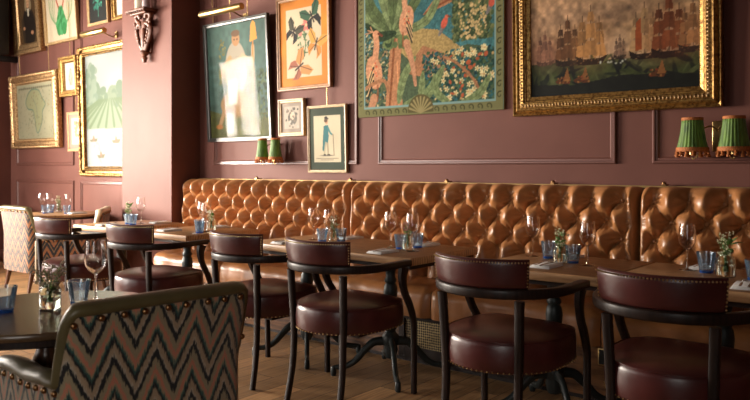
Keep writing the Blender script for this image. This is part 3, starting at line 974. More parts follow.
# rightmost table
setting(-.68, 3.26, 96, 'at the front of the rightmost table')
setting(-.97, 3.735, 88, 'at the bench side of the rightmost table')
P('w', -1.02, 3.63, 0, 'wine glass on the rightmost table', 1.12)
P('t', -.925, 3.60, 0, 'blue tumbler in the middle of the rightmost table', 1.1)
P('t', -.70, 3.50, 0, 'blue tumbler at the right edge of the photo')
tumbler_vase(-.825, 3.53, 'on the rightmost table', 25, 'petal', js=1.18, h=.18, sp=.055, size=.005, n=14, blossoms=46, leaves=7, leafsize=.045)
# far left tables
P('w', -7.80, 3.72, 0, 'left wine glass on the far round table', 1.05)
P('w', -7.66, 3.74, 0, 'middle wine glass on the far round table, in front of white flowers', 1.05)
P('w', -7.47, 3.85, 0, 'right wine glass on the far round table', 1.05)
P('t', -7.72, 3.78, 0, 'left blue tumbler on the far round table')
P('t', -7.40, 3.80, 0, 'right blue tumbler on the far round table')
P('t', -7.60, 3.66, 0, 'middle blue tumbler on the far round table')
setting(-7.30, 3.86, 86, 'on the far round table')
tumbler_vase(-7.70, 3.86, 'on the far round table', 31, 'petal', h=.16, size=.009)
P('w', -9.34, 3.86, 0, 'lone wine glass at the left edge of the photo', 1.05)
# foreground round table
P('t', -2.545, 1.085, 0, 'blue tumbler at the left edge of the foreground round table', 1.0)
P('t', -2.475, 1.315, 12, 'blue tumbler in front of the wine glass on the foreground round table', 1.0)
P('w', -2.50, 1.395, 0, 'large wine glass on the foreground round table', 1.12)
P('j', -2.485, 1.215, 0, 'clear glass jar on the foreground round table')
f = flowers('flower_bunch', 'dried buff and pink flowers on the foreground round table', 'flowers', 44, h=.135, n=16, spread=.062, petals='buff', size=.008, blossoms=60, leaves=12, leafsize=.018)
f.location = (-2.485, 1.215, TZ + .0085); f['group'] = 'flower sprigs in vases'
setting(-2.31, 1.395, 60, 'on the foreground round table')
# ------------------------------------------------------------------ painted pictures
class Art:
    def __init__(s, w, h, res, bg):
        s.w, s.h = w, h; s.nx, s.ny = max(8, int(w / res)) + 1, max(8, int(h / res)) + 1
        s.X, s.Z = np.meshgrid(np.linspace(0, w, s.nx), np.linspace(0, h, s.ny))
        s.a = np.zeros((s.ny, s.nx, 3)); s.a[:] = bg; s.res = res
    def mix(s, m, c, k=1):
        m = np.clip(m, 0, 1)[..., None] * k; s.a = s.a * (1 - m) + np.array(c) * m; return s
    def ell(s, cx, cz, rx, rz, c, rot=0, soft=None, k=1):
        soft = soft or s.res; a = R(rot)
        dx, dz = s.X - cx, s.Z - cz
        u = dx * math.cos(a) + dz * math.sin(a); v = -dx * math.sin(a) + dz * math.cos(a)
        d = (np.sqrt((u / rx) ** 2 + (v / rz) ** 2) - 1) * min(rx, rz)
        return s.mix(.5 - d / soft, c, k)
    def poly(s, pts, c, k=1):
        ins = np.zeros(s.X.shape, bool); n = len(pts)
        for i in range(n):
            (x1, z1), (x2, z2) = pts[i], pts[(i + 1) % n]
            cnd = ((z1 > s.Z) != (z2 > s.Z))
            with np.errstate(divide='ignore', invalid='ignore'):
                xx = (x2 - x1) * (s.Z - z1) / ((z2 - z1) if z2 != z1 else 1e-9) + x1
            ins ^= cnd & (s.X < xx)
        return s.mix(ins.astype(float), c, k)
    def line(s, pts, w, c, w2=None, k=1):
        pts = catmull(pts, 4) if len(pts) > 2 else pts
        n = len(pts) - 1; best = np.full(s.X.shape, 9.)
        for i in range(n):
            ax, az = pts[i]; bx, bz = pts[i + 1]; L2 = (bx - ax) ** 2 + (bz - az) ** 2 + 1e-12
            t = np.clip(((s.X - ax) * (bx - ax) + (s.Z - az) * (bz - az)) / L2, 0, 1)
            d = np.hypot(s.X - ax - t * (bx - ax), s.Z - az - t * (bz - az))
            ww = w if w2 is None else w + (w2 - w) * (i + t) / n
            best = np.minimum(best, d - ww)
        return s.mix(.5 - best / s.res, c, k)
    def leaf(s, x0, z0, x1, z1, bend, wd, c, c2):
        mx, mz = (x0 + x1) / 2 - (z1 - z0) * bend, (z0 + z1) / 2 + (x1 - x0) * bend
        p = catmull([(x0, z0), (mx, mz), (x1, z1)], 6); n = len(p)
        for i in range(n - 1):
            f = i / (n - 1); ww = wd * math.sin(pi * min(1, .12 + .88 * f)) ** .8
            s.line([p[i], p[i + 1]], max(ww, s.res * .5), c if i % 2 else mul(c, .86))
        s.line([(x0, z0), (mx, mz), (x1, z1)], s.res * .45, c2)
        return s
    def noise(s, sc, amt, seed=0):
        r = np.random.RandomState(seed)
        k = max(2, int(s.w / sc)); l = max(2, int(s.h / sc))
        g = r.rand(l + 2, k + 2)
        u = s.X / s.w * k; v = s.Z / s.h * l
        i, j = np.clip(u.astype(int), 0, k), np.clip(v.astype(int), 0, l)
        fu, fv = u - i, v - j; fu = fu * fu * (3 - 2 * fu); fv = fv * fv * (3 - 2 * fv)
        q = (g[j, i] * (1 - fu) + g[j, i + 1] * fu) * (1 - fv) + (g[j + 1, i] * (1 - fu) + g[j + 1, i + 1] * fu) * fv
        s.a *= (1 + amt * (q - .5) * 2)[..., None]; return q
    def spots(s, x0, x1, z0, z1, n, r0, r1, cols, seed, flat=1):
        r = random.Random(seed)
        for _ in range(n): 
            s.ell(r.uniform(x0, x1), r.uniform(z0, z1), r.uniform(r0, r1), r.uniform(r0, r1) * flat, r.choice(cols), r.uniform(0, 180))
        return s
    def build(s, name, m, parent, x0, z0, y):
        me = bpy.data.meshes.new(name)
        vs = np.stack([s.X + x0, np.full(s.X.shape, y), s.Z + z0], -1).reshape(-1, 3)
        idx = np.arange(s.ny * s.nx).reshape(s.ny, s.nx)
        f = np.stack([idx[:-1, :-1], idx[:-1, 1:], idx[1:, 1:], idx[1:, :-1]], -1).reshape(-1, 4)
        me.from_pydata(vs.tolist(), [], f.tolist()); me.update()
        at = me.color_attributes.new('art', 'FLOAT_COLOR', 'POINT')
        col = np.clip(s.a * getattr(s, 'dim', .88), 0, 1).reshape(-1, 3)
        col = np.where(col <= .04045, col / 12.92, ((col + .055) / 1.055) ** 2.4)
        at.data.foreach_set('color', np.concatenate([col, np.ones((len(col), 1))], 1).ravel().astype(np.float32))
        me.materials.append(m)
        o = bpy.data.objects.new(name, me); COL.objects.link(o); o.parent = parent
        return o

def frame_path_beads(b, w, h, inset, y, step, rr, sc=(1, 1, 1), jit=0, seed=1):
    rg = random.Random(seed)
    def run(p, q):
        L = math.dist(p, q); n = max(1, int(L / step))
        ang = abs(q[0] - p[0]) > abs(q[1] - p[1])
        for i in range(n):
            f = (i + .5) / n; k = 1 + rg.uniform(-jit, jit)
            c = (p[0] + (q[0] - p[0]) * f, y, p[1] + (q[1] - p[1]) * f)
            s3 = (sc[0], sc[1], sc[2]) if ang else (sc[2], sc[1], sc[0])
            b.ball(c, rr * k, 6, 4, s3)
    i = inset
    run((i, i), (w - i, i)); run((w - i, i), (w - i, h - i)); run((w - i, h - i), (i, h - i)); run((i, h - i), (i, i))

def picture(name, label, cat, x0, x1, z0, z1, prof, fm, tilt=0, rim=None, y=None, back=.0, chains=(), chain_top=3.6, glazed=False, group='framed pictures on the maroon walls'):
    t = thing(name, label, cat, (x0, (YB - .004) if y is None else y, z0))
    t.rotation_euler = (R(tilt), 0, 0)
    if group: t['group'] = group
    w, h = x1 - x0, z1 - z0
    fr = frame_mb(w, h, prof).build('frame', fm, t, smooth=False)
    ins = prof[-1][0]; dep = prof[-1][1]
    MB().box(.004, w - .004, -.012, -.001, .004, h - .004).build('backing', M['dark'], t, smooth=False)
    for cx in chains:
        b = MB(); zz = h - .01
        while z0 + zz < chain_top:
            b.ball((cx, -.006, zz), .0055, 5, 4, (1, .8, 1.7)); zz += .016
        b.build('hanging_chain', M['brass'], t)
    return t, w, h, ins, dep, fr
def glaze(t, w, h, ins, y):
    MB().add([(ins - .002, y, ins - .002), (w - ins + .002, y, ins - .002), (w - ins + .002, y, h - ins + .002), (ins - .002, y, h - ins + .002)], [(0, 1, 2, 3)]).build('glass', M['pane'], t, smooth=False)

PLAIN = lambda wd, d: [(0, 0), (0, d * .9), (.003, d), (wd * .35, d), (wd * .5, d * .8), (wd * .85, d * .75), (wd, d * .55), (wd, .010)]

# --- sea battle painting in a heavy gilt frame
w_, h_ = 1.276, .98
HEAVY = [(0, 0), (0, .040), (.006, .046), (.014, .040), (.020, .034), (.030, .052), (.038, .058), (.046, .056), (.052, .046), (.078, .050), (.084, .040), (.092, .038), (.098, .030), (.118, .022), (.122, .014)]
t, w, h, ins, dep, fr = picture('sea_battle_painting', 'large sea battle oil painting in a heavy gilt frame above the bench', 'painting', -2.275, -1.0, 1.583, 1.583 + h_, HEAVY, M['gold'], 1.0)
b = MB(); frame_path_beads(b, w, h, .065, -.050, .021, .0105, (.62, .8, 1.15), .1); b.build('egg_and_dart_moulding', M['gold_light'], fr)
b = MB(); frame_path_beads(b, w, h, .118, -.022, .012, .004, (1, 1, 1)); b.build('bead_moulding', M['gold'], fr)
aw, ah = w - 2 * ins + .004, h - 2 * ins + .004
A = Art(aw, ah, .0048, (.74, .58, .42))
q = A.noise(.34, .10, 3); A.mix((q - .50) * 2.2, (.44, .32, .25), .55); q = A.noise(.17, .06, 5); A.mix((q - .55) * 2, (.86, .70, .54), .55)
A.ell(.60, .48, .22, .07, (.25, .18, .14), 20, .15, .6); A.ell(.2, .5, .22, .1, (.72, .56, .44), 0, .2, .6)
A.ell(.52, .25, .16, .09, (.74, .62, .52), 0, .12, .6); A.ell(.85, .27, .14, .09, (.66, .58, .52), 0, .1, .6); A.ell(.1, .25, .12, .10, (.52, .34, .26), 0, .08, .6)
A.poly([(0, 0), (aw, 0), (aw, .20), (.7, .19), (.4, .205), (0, .21)], (.22, .24, .12))
A.spots(0, aw, .05, .20, 60, .03, .10, [(.22, .25, .12), (.10, .12, .07), (.28, .30, .17), (.06, .07, .05)], 4, .18)
A.poly([(0, 0), (aw, 0), (aw, .075), (.6, .10), (.3, .06), (0, .08)], (.07, .075, .05)); A.noise(.03, .25, 9)
def ship(cx, base, s, hull, sail, dark):
    L = .085 * s
    A.ell(cx, base + .10 * s, L * 1.3, .13 * s, mul(sail, 1.05), 0, .10, .35)
    for mx, hh in ((.55, .78), (-.55, .82), (0, 1)):
        x = cx + mx * L; H = .29 * s * hh
        A.line([(x, base), (x, base + H + .025 * s)], .0016, dark)
        for j, (f0, f1, ww) in enumerate(((.14, .44, .40), (.46, .75, .31), (.77, .97, .20))):
            z0, z1 = base + H * f0, base + H * f1; wd = ww * L
            n = 7; low = [(x - wd + 2 * wd * i / n, z0 + .010 * s * math.sin(pi * i / n)) for i in range(n + 1)]
            sd = [(x + wd * 1.05, (z0 + z1) / 2), (x + wd * .78, z1), (x - wd * .82, z1), (x - wd * 1.06, (z0 + z1) / 2)]
            c = mul(sail, 1.05 - .10 * j - .12 * abs(mx) + .10 * math.sin(cx * 90 + j * 2 + mx * 5))
            A.poly(low + sd, c, .92); A.poly([(x, z0 + .01), (x + wd * .9, z0), (x + wd * .7, z1), (x + wd * .1, z1)], mul(c, .80), .7)
    A.poly([(cx + L * 1.05, base + .035 * s), (cx + L * .60, base + .18 * s), (cx + L * .66, base + .05 * s)], mul(sail, 1.1), .8)
    A.poly([(cx - L * 1.02, base + .050 * s), (cx - L * .92, base + .004), (cx - L * .5, base - .004), (cx + L * .7, base - .002), (cx + L * 1.1, base + .045 * s), (cx + L * .6, base + .030 * s), (cx - L * .5, base + .028 * s)], hull)
    A.spots(cx - L, cx + L, base, base + .03 * s, 22, .002, .006, [hull, mul(sail, .8), dark, mul(sail, .55)], int(cx * 100))
ship(.10, .20, .7, (.36, .24, .18), (.56, .38, .29), (.34, .22, .17))
ship(.255, .185, 1.0, (.16, .10, .06), (.40, .25, .14), (.14, .09, .05))
ship(.405, .180, 1.15, (.20, .12, .06), (.74, .52, .30), (.20, .13, .08))
ship(.585, .20, .45, (.18, .13, .10), (.50, .38, .30), (.2, .14, .1))
ship(.73, .185, 1.05, (.14, .08, .05), (.72, .56, .38), (.16, .10, .07))
ship(.87, .180, 1.2, (.18, .09, .05), (.48, .24, .12), (.10, .06, .05))
ship(1.0, .20, .95, (.22, .14, .10), (.62, .42, .26), (.2, .12, .1))
A.poly([(.675, .23), (.68, .40), (.71, .43), (.715, .24)], (.58, .28, .13))
for x in (.22, .34, .80): A.poly([(x - .05, .09), (x - .04, .075), (x + .04, .07), (x + .055, .10), (x + .01, .12)], (.34, .18, .08)); A.poly([(x, .09), (x + .03, .17), (x + .05, .09)], (.52, .33, .17)); A.spots(x - .05, x + .05, .075, .115, 14, .003, .007, [(.6, .4, .2), (.5, .2, .1), (.15, .1, .06)], int(x * 50))
A.spots(.45, .62, .17, .19, 12, .003, .007, [(.75, .75, .68)], 12); A.noise(.012, .08, 8)
A.build('canvas', M['oil'], t, ins - .002, ins - .002, -.016)

# --- tapestry
tp = thing('tapestry', 'woven tapestry with birds, banana leaves and green scroll border', 'tapestry', (-3.642, YB - .006, 1.637))
tw, th = 1.285, 1.50
A = Art(tw, th, .0052, (.27, .45, .46))
A.noise(.25, .12, 2); A.noise(.02, .12, 3)
GR = (.36, .42, .27); DG = (.20, .27, .18); LG = (.50, .56, .38); BR = (.64, .45, .32); OR = (.70, .49, .35); CRM = (.84, .76, .56)
A.poly([(.05, .05), (1.23, .05), (1.23, .42), (1.0, .47), (.75, .42), (.55, .60), (.45, .66), (.3, .5), (.05, .55)], (.30, .36, .27))
A.poly([(.36, .52), (.52, .64), (.75, .60), (.95, .45), (.9, .38), (.7, .40), (.5, .40)], (.66, .56, .36))
A.poly([(.48, .36), (.62, .50), (.82, .42), (.86, .30), (.66, .26), (.50, .30)], BR)
A.poly([(.62, .72), (.80, .90), (1.05, .96), (1.22, .92), (1.22, .86), (1.0, .82), (.8, .76)], BR); A.line([(.64, .73), (.85, .80), (1.2, .88)], .008, (.50, .30, .20))
A.spots(.06, .34, .08, .80, 800, .004, .011, [(.15, .22, .21), (.22, .30, .24), (.78, .70, .52), (.58, .47, .33), (.27, .42, .43), (.36, .40, .27)], 5, 1.5)
A.spots(.62, 1.23, .07, .44, 1000, .005, .014, [(.13, .23, .24), (.17, .28, .22), (.28, .36, .24), (.20, .38, .40)], 6)
A.spots(.70, 1.21, .08, .44, 60, .006, .012, [CRM, (.80, .70, .48), (.70, .58, .38)], 7)
rg_ = random.Random(3)
for _ in range(46):
    fx_, fz_ = rg_.uniform(.70, 1.20), rg_.uniform(.08, .44)
    for k in range(5): A.ell(fx_ + .013 * math.cos(k * 1.256), fz_ + .013 * math.sin(k * 1.256), .009, .006, (.86, .80, .60), k * 72)
    A.ell(fx_, fz_, .006, .006, (.80, .58, .34))
A.spots(.85, 1.15, .10, .40, 24, .008, .02, [(.66, .34, .22)], 17)
A.line([(.80, .40), (.92, .34), (1.05, .22), (1.12, .10)], .010, BR)
A.spots(.82, 1.22, .98, 1.45, 900, .005, .015, [(.10, .18, .22), (.14, .24, .26), CRM, (.70, .58, .40), (.22, .40, .46)], 8)
A.spots(.88, 1.20, .50, .80, 420, .008, .020, [(.30, .36, .24), (.22, .28, .19), (.42, .44, .28)], 9)
A.spots(.93, 1.15, .50, .76, 110, .006, .012, [(.72, .62, .42), (.80, .68, .48)], 10)
# trunk and banana leaves
A.poly([(.27, .05), (.30, .35), (.33, .60), (.43, .60), (.41, .30), (.44, .05)], OR); A.line([(.31, .05), (.34, .35), (.36, .6)], .010, (.52, .32, .21)); A.line([(.40, .05), (.385, .4)], .006, (.86, .60, .42))
A.spots(.26, .46, .52, .72, 50, .02, .04, [GR, DG, (.42, .48, .30)], 11)
for (x1, z1, bd, wd, c) in ((.06, .88, .22, .045, GR), (.04, 1.02, .22, .05, LG), (.08, 1.2, .18, .05, GR), (.22, 1.34, .08, .05, LG), (.36, 1.42, .02, .055, GR), (.52, 1.38, -.05, .05, LG), (.66, 1.22, -.12, .045, GR), (.80, .93, -.22, .035, LG), (.08, .72, .20, .04, DG)):
    A.leaf(.36, .62, x1, z1, bd, wd, c, mul(c, .65))
A.line([(.33, .90), (.46, .98), (.56, 1.10), (.60, 1.25)], .016, BR, .02)
for (x0, z0, x1, z1, bd, wd) in ((.45, .07, .80, .33, -.15, .04), (.40, .10, .55, .42, .1, .035), (.85, .07, .72, .28, .2, .03), (.95, .06, 1.18, .24, -.15, .03), (.6, .08, .62, .30, 0, .03)):
    A.leaf(x0, z0, x1, z1, bd, wd, LG, GR)
def bird(x, z, s, c, wing, face=-1):
    A.line([(x, z - .16 * s), (x + .05 * s * -face, z - .30 * s), (x + .08 * s * -face, z - .46 * s)], .030 * s, mul(c, .92), .012 * s)
    A.ell(x, z, .062 * s, .105 * s, c, 12 * face); A.line([(x + .01 * face, z + .08 * s), (x + .02 * face * s, z + .17 * s), (x + .012 * face * s, z + .22 * s)], .024 * s, c, .020 * s)
    A.ell(x + .015 * face * s, z + .235 * s, .027 * s, .023 * s, mul(c, 1.06)); A.line([(x + .035 * face * s, z + .235 * s), (x + .062 * face * s, z + .220 * s)], .008 * s, (.45, .25, .18))
    for k in range(3): A.line([(x - .01 * face * s, z + .25 * s), (x - (.03 + .02 * k) * face * s, z + (.285 - .02 * k) * s)], .004, c)
    for k in range(6): A.line([(x - .005 * face * s, z + (.05 - .02 * k) * s), (x - .05 * face * s, z - (.06 + .02 * k) * s)], .006 * s, wing if k % 2 else (.85, .70, .50))
    A.line([(x + .03 * face * s, z - .08 * s), (x + .03 * face * s, z - .18 * s)], .005, (.55, .30, .2))
    A.spots(x - .03, x + .03, z - .03, z + .08, 12, .004, .008, [(.85, .36, .24), (.90, .66, .48)], int(x * 99))
bird(.47, .70, 1.05, (.80, .58, .44), (.16, .17, .16)); bird(.16, .34, 1.25, (.78, .56, .42), (.15, .16, .15), 1)
A.line([(.04, .20), (.14, .25), (.26, .27), (.30, .18)], .014, BR); 
for bx_, bz_ in ((.80, .62), (1.19, .72)):
    A.line([(bx_ - .035, bz_ - .06), (bx_, bz_)], .010, (.46, .44, .42), .022); A.ell(bx_ + .008, bz_ + .02, .026, .040, (.78, .36, .28), -25); A.ell(bx_ + .028, bz_ + .062, .017, .015, (.80, .42, .32)); A.line([(bx_ + .04, bz_ + .064), (bx_ + .058, bz_ + .058)], .005, (.4, .25, .2))
A.noise(.010, .13, 30)
# border with running scrolls
BO = (.47, .46, .31); BD = (.27, .27, .17); bw = .062
for (x0, x1, z0, z1) in ((0, tw, 0, bw), (0, tw, th - bw, th), (0, bw, 0, th), (tw - bw, tw, 0, th)): A.poly([(x0, z0), (x1, z0), (x1, z1), (x0, z1)], BO)
for (x0, x1, z0, z1) in ((bw, tw - bw, bw, bw + .012), (bw, bw + .010, bw, th - bw), (tw - bw - .010, tw - bw, bw, th - bw)): A.poly([(x0, z0), (x1, z0), (x1, z1), (x0, z1)], (.50, .62, .60))
def scroll(cx, cz, a):
    p = []
    for k in range(11):
        f = k / 10; th_ = a + f * 5.2; rr = .024 * (1 - f * .75); p.append((cx + rr * math.cos(th_), cz + rr * math.sin(th_)))
    A.line(p, .0052, BD, .003)
k = .09
while k < tw - .06:
    scroll(k, .030, -.5); k += .072
k = .10
while k < th - .06:
    scroll(.030, k, 1.2); scroll(tw - .030, k, 1.2); k += .072
sx = .60
A.ell(sx, .03, .115, .115, (.36, .33, .21)); A.poly([(sx - .13, 0), (sx + .13, 0), (sx + .13, .012), (sx - .13, .012)], BO)
for k in range(9): a = R(18 + 18 * k); A.line([(sx, .01), (sx + .105 * math.cos(a), .01 + .115 * math.sin(a))], .004, (.60, .55, .38), .008)
A.build('woven_panel', M['woven'], tp, 0, 0, -.016)
MB().box(0, tw, -.0155, 0, 0, th).build('backing', mat('tapestry_edge', (.17, .16, .08), .9), tp, smooth=False)

# --- tall glazed picture with dark frame
t, w, h, ins, dep, fr = picture('glazed_picture', 'tall dark framed picture of a seated figure under brass light', 'picture', -5.52, -4.625, 1.487, 2.59, PLAIN(.038, .035), M['frame_dark'], 3.2, chains=(.13, .38, .62))
aw, ah = w - 2 * ins, h - 2 * ins
A = Art(aw, ah, .0055, (.26, .37, .33)); A.noise(.3, .12, 1)
A.poly([(0, 0), (aw, 0), (aw, .20), (.5, .24), (.25, .20), (0, .26)], (.29, .30, .12)); A.noise(.04, .12, 2)
A.spots(.60, .82, .16, .60, 120, .008, .02, [(.22, .30, .17), (.30, .36, .22), (.15, .22, .14)], 3)
A.spots(.16, .26, .48, .90, 60, .006, .013, [(.50, .46, .22), (.40, .38, .18)], 4)
A.ell(.40, .62, .15, .25, (.62, .58, .50)); A.ell(.38, .30, .22, .12, (.52, .40, .24)); A.line([(.24, .34), (.20, .22), (.14, .12)], .035, (.55, .42, .26), .02); A.line([(.48, .30), (.56, .18), (.58, .10)], .04, (.50, .38, .24), .02)
A.ell(.13, .10, .05, .022, (.58, .36, .12)); A.ell(.58, .09, .05, .022, (.58, .36, .12))
A.line([(.50, .72), (.62, .66), (.64, .80)], .030, (.72, .62, .48), .02); A.line([(.32, .72), (.22, .62), (.20, .56)], .028, (.66, .54, .36), .02)
A.ell(.41, .89, .055, .065, (.66, .48, .30)); A.ell(.41, .94, .06, .03, (.40, .28, .16)); A.ell(.39, .885, .008, .008, (.2, .1, .06)); A.ell(.43, .885, .008, .008, (.2, .1, .06))
A.line([(.60, .10), (.645, .90)], .009, (.70, .46, .20)); A.poly([(.600, .84), (.70, .86), (.682, 1.0), (.650, 1.03), (.622, 1.0)], (.80, .56, .22))
A.poly([(.28, .52), (.40, .54), (.40, .30), (.28, .30)], (.70, .70, .66)); A.poly([(.25, .26), (.33, .26), (.33, .04), (.25, .04)], (.66, .68, .64)); A.poly([(.25, .26), (.33, .26), (.33, .22), (.25, .22)], (.66, .25, .18))
A.build('print', M['art'], t, ins, ins, -.014); glaze(t, w, h, ins, -.020)

# --- butterflies print
t, w, h, ins, dep, fr = picture('butterfly_print', 'botanical print of butterflies round a pink flower in an orange-edged wooden frame', 'picture', -4.555, -3.93, 1.90, 2.69, PLAIN(.036, .032), M['frame_wood'], 1.5, chains=(.31,))
aw, ah = w - 2 * ins, h - 2 * ins
A = Art(aw, ah, .0045, (.86, .52, .16)); A.noise(.1, .08, 1)
A.poly([(.07, .07), (aw - .07, .07), (aw - .07, ah - .07), (.07, ah - .07)], (.82, .75, .62)); A.noise(.15, .04, 2)
A.line([(.27, .22), (.30, .34), (.27, .50)], .005, (.35, .42, .28))
A.spots(.20, .34, .24, .46, 34, .010, .022, [(.30, .42, .26), (.40, .50, .34), (.22, .34, .22)], 5, .5)
for k in range(6): a = k * pi / 3; A.ell(.31 + .028 * math.cos(a), .50 + .028 * math.sin(a), .026, .018, (.86, .48, .42), math.degrees(a))
A.ell(.31, .50, .013, .013, (.92, .74, .56)); A.ell(.24, .44, .02, .028, (.84, .50, .44))
def bfly(x, z, s, a, c, c2):
    ca, sa = math.cos(R(a)), math.sin(R(a))
    def T(p): return (x + s * (p[0] * ca - p[1] * sa), z + s * (p[0] * sa + p[1] * ca))
    for m_ in (-1, 1):
        A.poly([T((0, .01)), T((m_ * .04, .09)), T((m_ * .11, .12)), T((m_ * .12, .06)), T((m_ * .06, -.01))], c)
        A.poly([T((0, 0)), T((m_ * .07, -.01)), T((m_ * .085, -.06)), T((m_ * .05, -.12)), T((m_ * .03, -.06))], c2)
        A.line([T((0, .01)), T((m_ * .10, .10))], .004, mul(c, .45)); A.line([T((0, 0)), T((m_ * .06, -.08))], .003, mul(c2, .5))
    A.line([T((0, .05)), T((0, -.05))], .007, (.16, .11, .08))
bfly(.38, .56, 1.0, 25, (.20, .34, .24), (.10, .10, .09)); bfly(.16, .46, .85, -30, (.28, .27, .20), (.12, .11, .10)); bfly(.42, .33, .95, -20, (.86, .62, .28), (.80, .52, .22)); bfly(.22, .16, 1.05, -60, (.80, .54, .30), (.62, .36, .26))
A.build('print', M['art'], t, ins, ins, -.014); glaze(t, w, h, ins, -.020)

# --- small gilt-framed picture
t, w, h, ins, dep, fr = picture('small_picture', 'small gilt-framed glazed picture under the butterfly print, above the little green lamps', 'picture', -4.545, -4.235, 1.513, 1.83, PLAIN(.034, .030), M['frame_pale'], 1.5)
A = Art(w - 2 * ins, h - 2 * ins, .0045, (.62, .56, .50)); A.noise(.05, .1, 1)
A.poly([(.03, .03), (.21, .03), (.21, .22), (.03, .22)], (.72, .67, .60)); A.ell(.13, .12, .055, .06, (.42, .40, .36)); A.ell(.13, .14, .03, .035, (.80, .72, .62)); A.spots(.05, .20, .04, .21, 26, .006, .014, [(.5, .45, .4), (.75, .70, .64), (.35, .33, .30)], 3)
A.build('print', M['art'], t, ins, ins, -.014); glaze(t, w, h, ins, -.020)

# --- costume print
t, w, h, ins, dep, fr = picture('costume_print', 'print of a standing figure in teal tailcoat with a cane', 'picture', -4.190, -3.760, 1.205, 1.755, PLAIN(.022, .026), M['frame_pale'], 1.5, chains=(.215,), chain_top=1.92)
aw, ah = w - 2 * ins, h - 2 * ins
A = Art(aw, ah, .0038, (.16, .22, .14)); A.noise(.1, .08, 1)
A.poly([(.045, .062), (aw - .045, .062), (aw - .045, ah - .062), (.045, ah - .062)], (.80, .75, .63)); A.noise(.12, .05, 2)
cx = .185
A.ell(cx + .005, .117, .075, .006, (.45, .42, .36)); A.line([(cx - .012, .22), (cx - .02, .17), (cx - .024, .125)], .011, (.66, .62, .50), .008); A.line([(cx + .01, .22), (cx + .016, .17), (cx + .018, .125)], .011, (.62, .57, .46), .008)
A.line([(cx - .03, .123), (cx - .012, .123)], .005, (.1, .08, .07)); A.line([(cx + .012, .123), (cx + .035, .123)], .005, (.1, .08, .07))
A.poly([(cx - .028, .36), (cx + .022, .365), (cx + .026, .27), (cx + .018, .22), (cx - .012, .23), (cx - .03, .15), (cx - .046, .16), (cx - .038, .27)], (.16, .42, .43)); A.line([(cx + .018, .345), (cx + .045, .30), (cx + .070, .285)], .010, (.20, .47, .47), .006)
A.ell(cx + .073, .284, .007, .006, (.78, .56, .42)); A.line([(cx + .075, .285), (cx + .083, .118)], .0028, (.32, .22, .14)); A.ell(cx + .004, .392, .017, .021, (.80, .60, .46)); A.ell(cx - .004, .402, .019, .016, (.34, .22, .13)); A.line([(cx - .016, .424), (cx + .022, .416)], .006, (.14, .12, .1)); A.ell(cx, .425, .014, .012, (.14, .12, .1))
for z, a_, b_ in ((.092, .07, .31), (.080, .12, .26)):
    k = a_
    while k < b_: A.line([(k, z), (k + .008, z + .002)], .0022, (.35, .30, .25)); k += .013
A.build('print', M['art'], t, ins, ins, -.014); glaze(t, w, h, ins, -.020)

# --- far left wall
ORN = [(0, 0), (0, .05), (.012, .062), (.03, .058), (.045, .045), (.075, .038), (.095, .05), (.105, .046), (.12, .025), (.125, .014)]
def ornate(t, w, h, fr, m, seed, inset=.02, y=-.056, step=.05, r=.022):
    b = MB(); frame_path_beads(b, w, h, inset, y, step, r, (1.2, .55, .8), .35, seed); frame_path_beads(b, w, h, inset + .085, -.05, step * .6, r * .5, (1.1, .6, .8), .25, seed + 1)
    for (cx, cz) in ((.04, .04), (w - .04, .04), (.04, h - .04), (w - .04, h - .04)):
        for k in range(5): b.ball((cx + .022 * math.cos(k * 1.26), y - .004, cz + .022 * math.sin(k * 1.26)), .022, 6, 4, (1, .6, 1))
    b.build('carved_ornament', m, fr); return
# bearded-frame map
t, w, h, ins, dep, fr = picture('framed_map', 'old map in a broad ornate pale gilt frame, far left wall', 'picture', -9.62, -8.36, 1.487, 2.43, ORN, M['gold_light'], 2.5, chains=(.22, 1.0), chain_top=3.0)
ornate(t, w, h, fr, M['gold_light'], 2)
A = Art(w - 2 * ins, h - 2 * ins, .008, (.80, .78, .64)); A.dim = .70; A.noise(.2, .05, 1)
A.spots(.02, .98, .02, .67, 150, .006, .02, [(.66, .66, .52), (.60, .62, .50), (.72, .66, .50)], 3, .5)
co = [(.30, .56), (.42, .62), (.60, .60), (.68, .50), (.76, .42), (.68, .34), (.66, .22), (.56, .08), (.50, .10), (.46, .28), (.42, .36), (.30, .38), (.24, .46)]
A.poly(co, (.74, .74, .56)); A.line(co + [co[0]], .008, (.48, .60, .50))
A.line([(.44, .5), (.52, .40), (.54, .25)], .005, (.55, .62, .52)); A.spots(.3, .7, .15, .58, 40, .006, .014, [(.55, .58, .42), (.62, .52, .38)], 4, .5)
for k in range(16): A.line([(.06 + k * .056, .64), (.085 + k * .056, .64)], .012, (.52, .50, .40))
A.build('map_sheet', M['art'], t, ins, ins, -.014)
# large landscape
t, w, h, ins, dep, fr = picture('landscape_picture', 'large pale park landscape in carved gilt frame beside the pillar', 'picture', -7.86, -6.45, 1.145, 2.62, [(a * .8, b_) for a, b_ in ORN], M['gold_dark'], 1.5)
ornate(t, w, h, fr, M['gold_dark'], 5, .02, -.058, .045, .022)
A = Art(w - 2 * ins, h - 2 * ins, .0085, (.80, .84, .82)); A.dim = .60; aw, ah = A.w, A.h; A.noise(.3, .04, 1)
A.poly([(0, .42), (aw, .40), (aw, .82), (.8, .80), (.4, .84), (0, .78)], (.66, .74, .60)); A.spots(0, aw, .74, .90, 40, .04, .08, [(.52, .62, .50), (.60, .68, .55), (.46, .56, .44)], 2, 1.2)
A.spots(.02, .22, .72, 1.12, 40, .03, .06, [(.56, .66, .56), (.64, .72, .62)], 5, 1.3)
for k in range(-6, 9): A.line([(.50 + k * .035, .76), (.42 + k * .17, .46)], .010, (.50, .60, .42), .022)
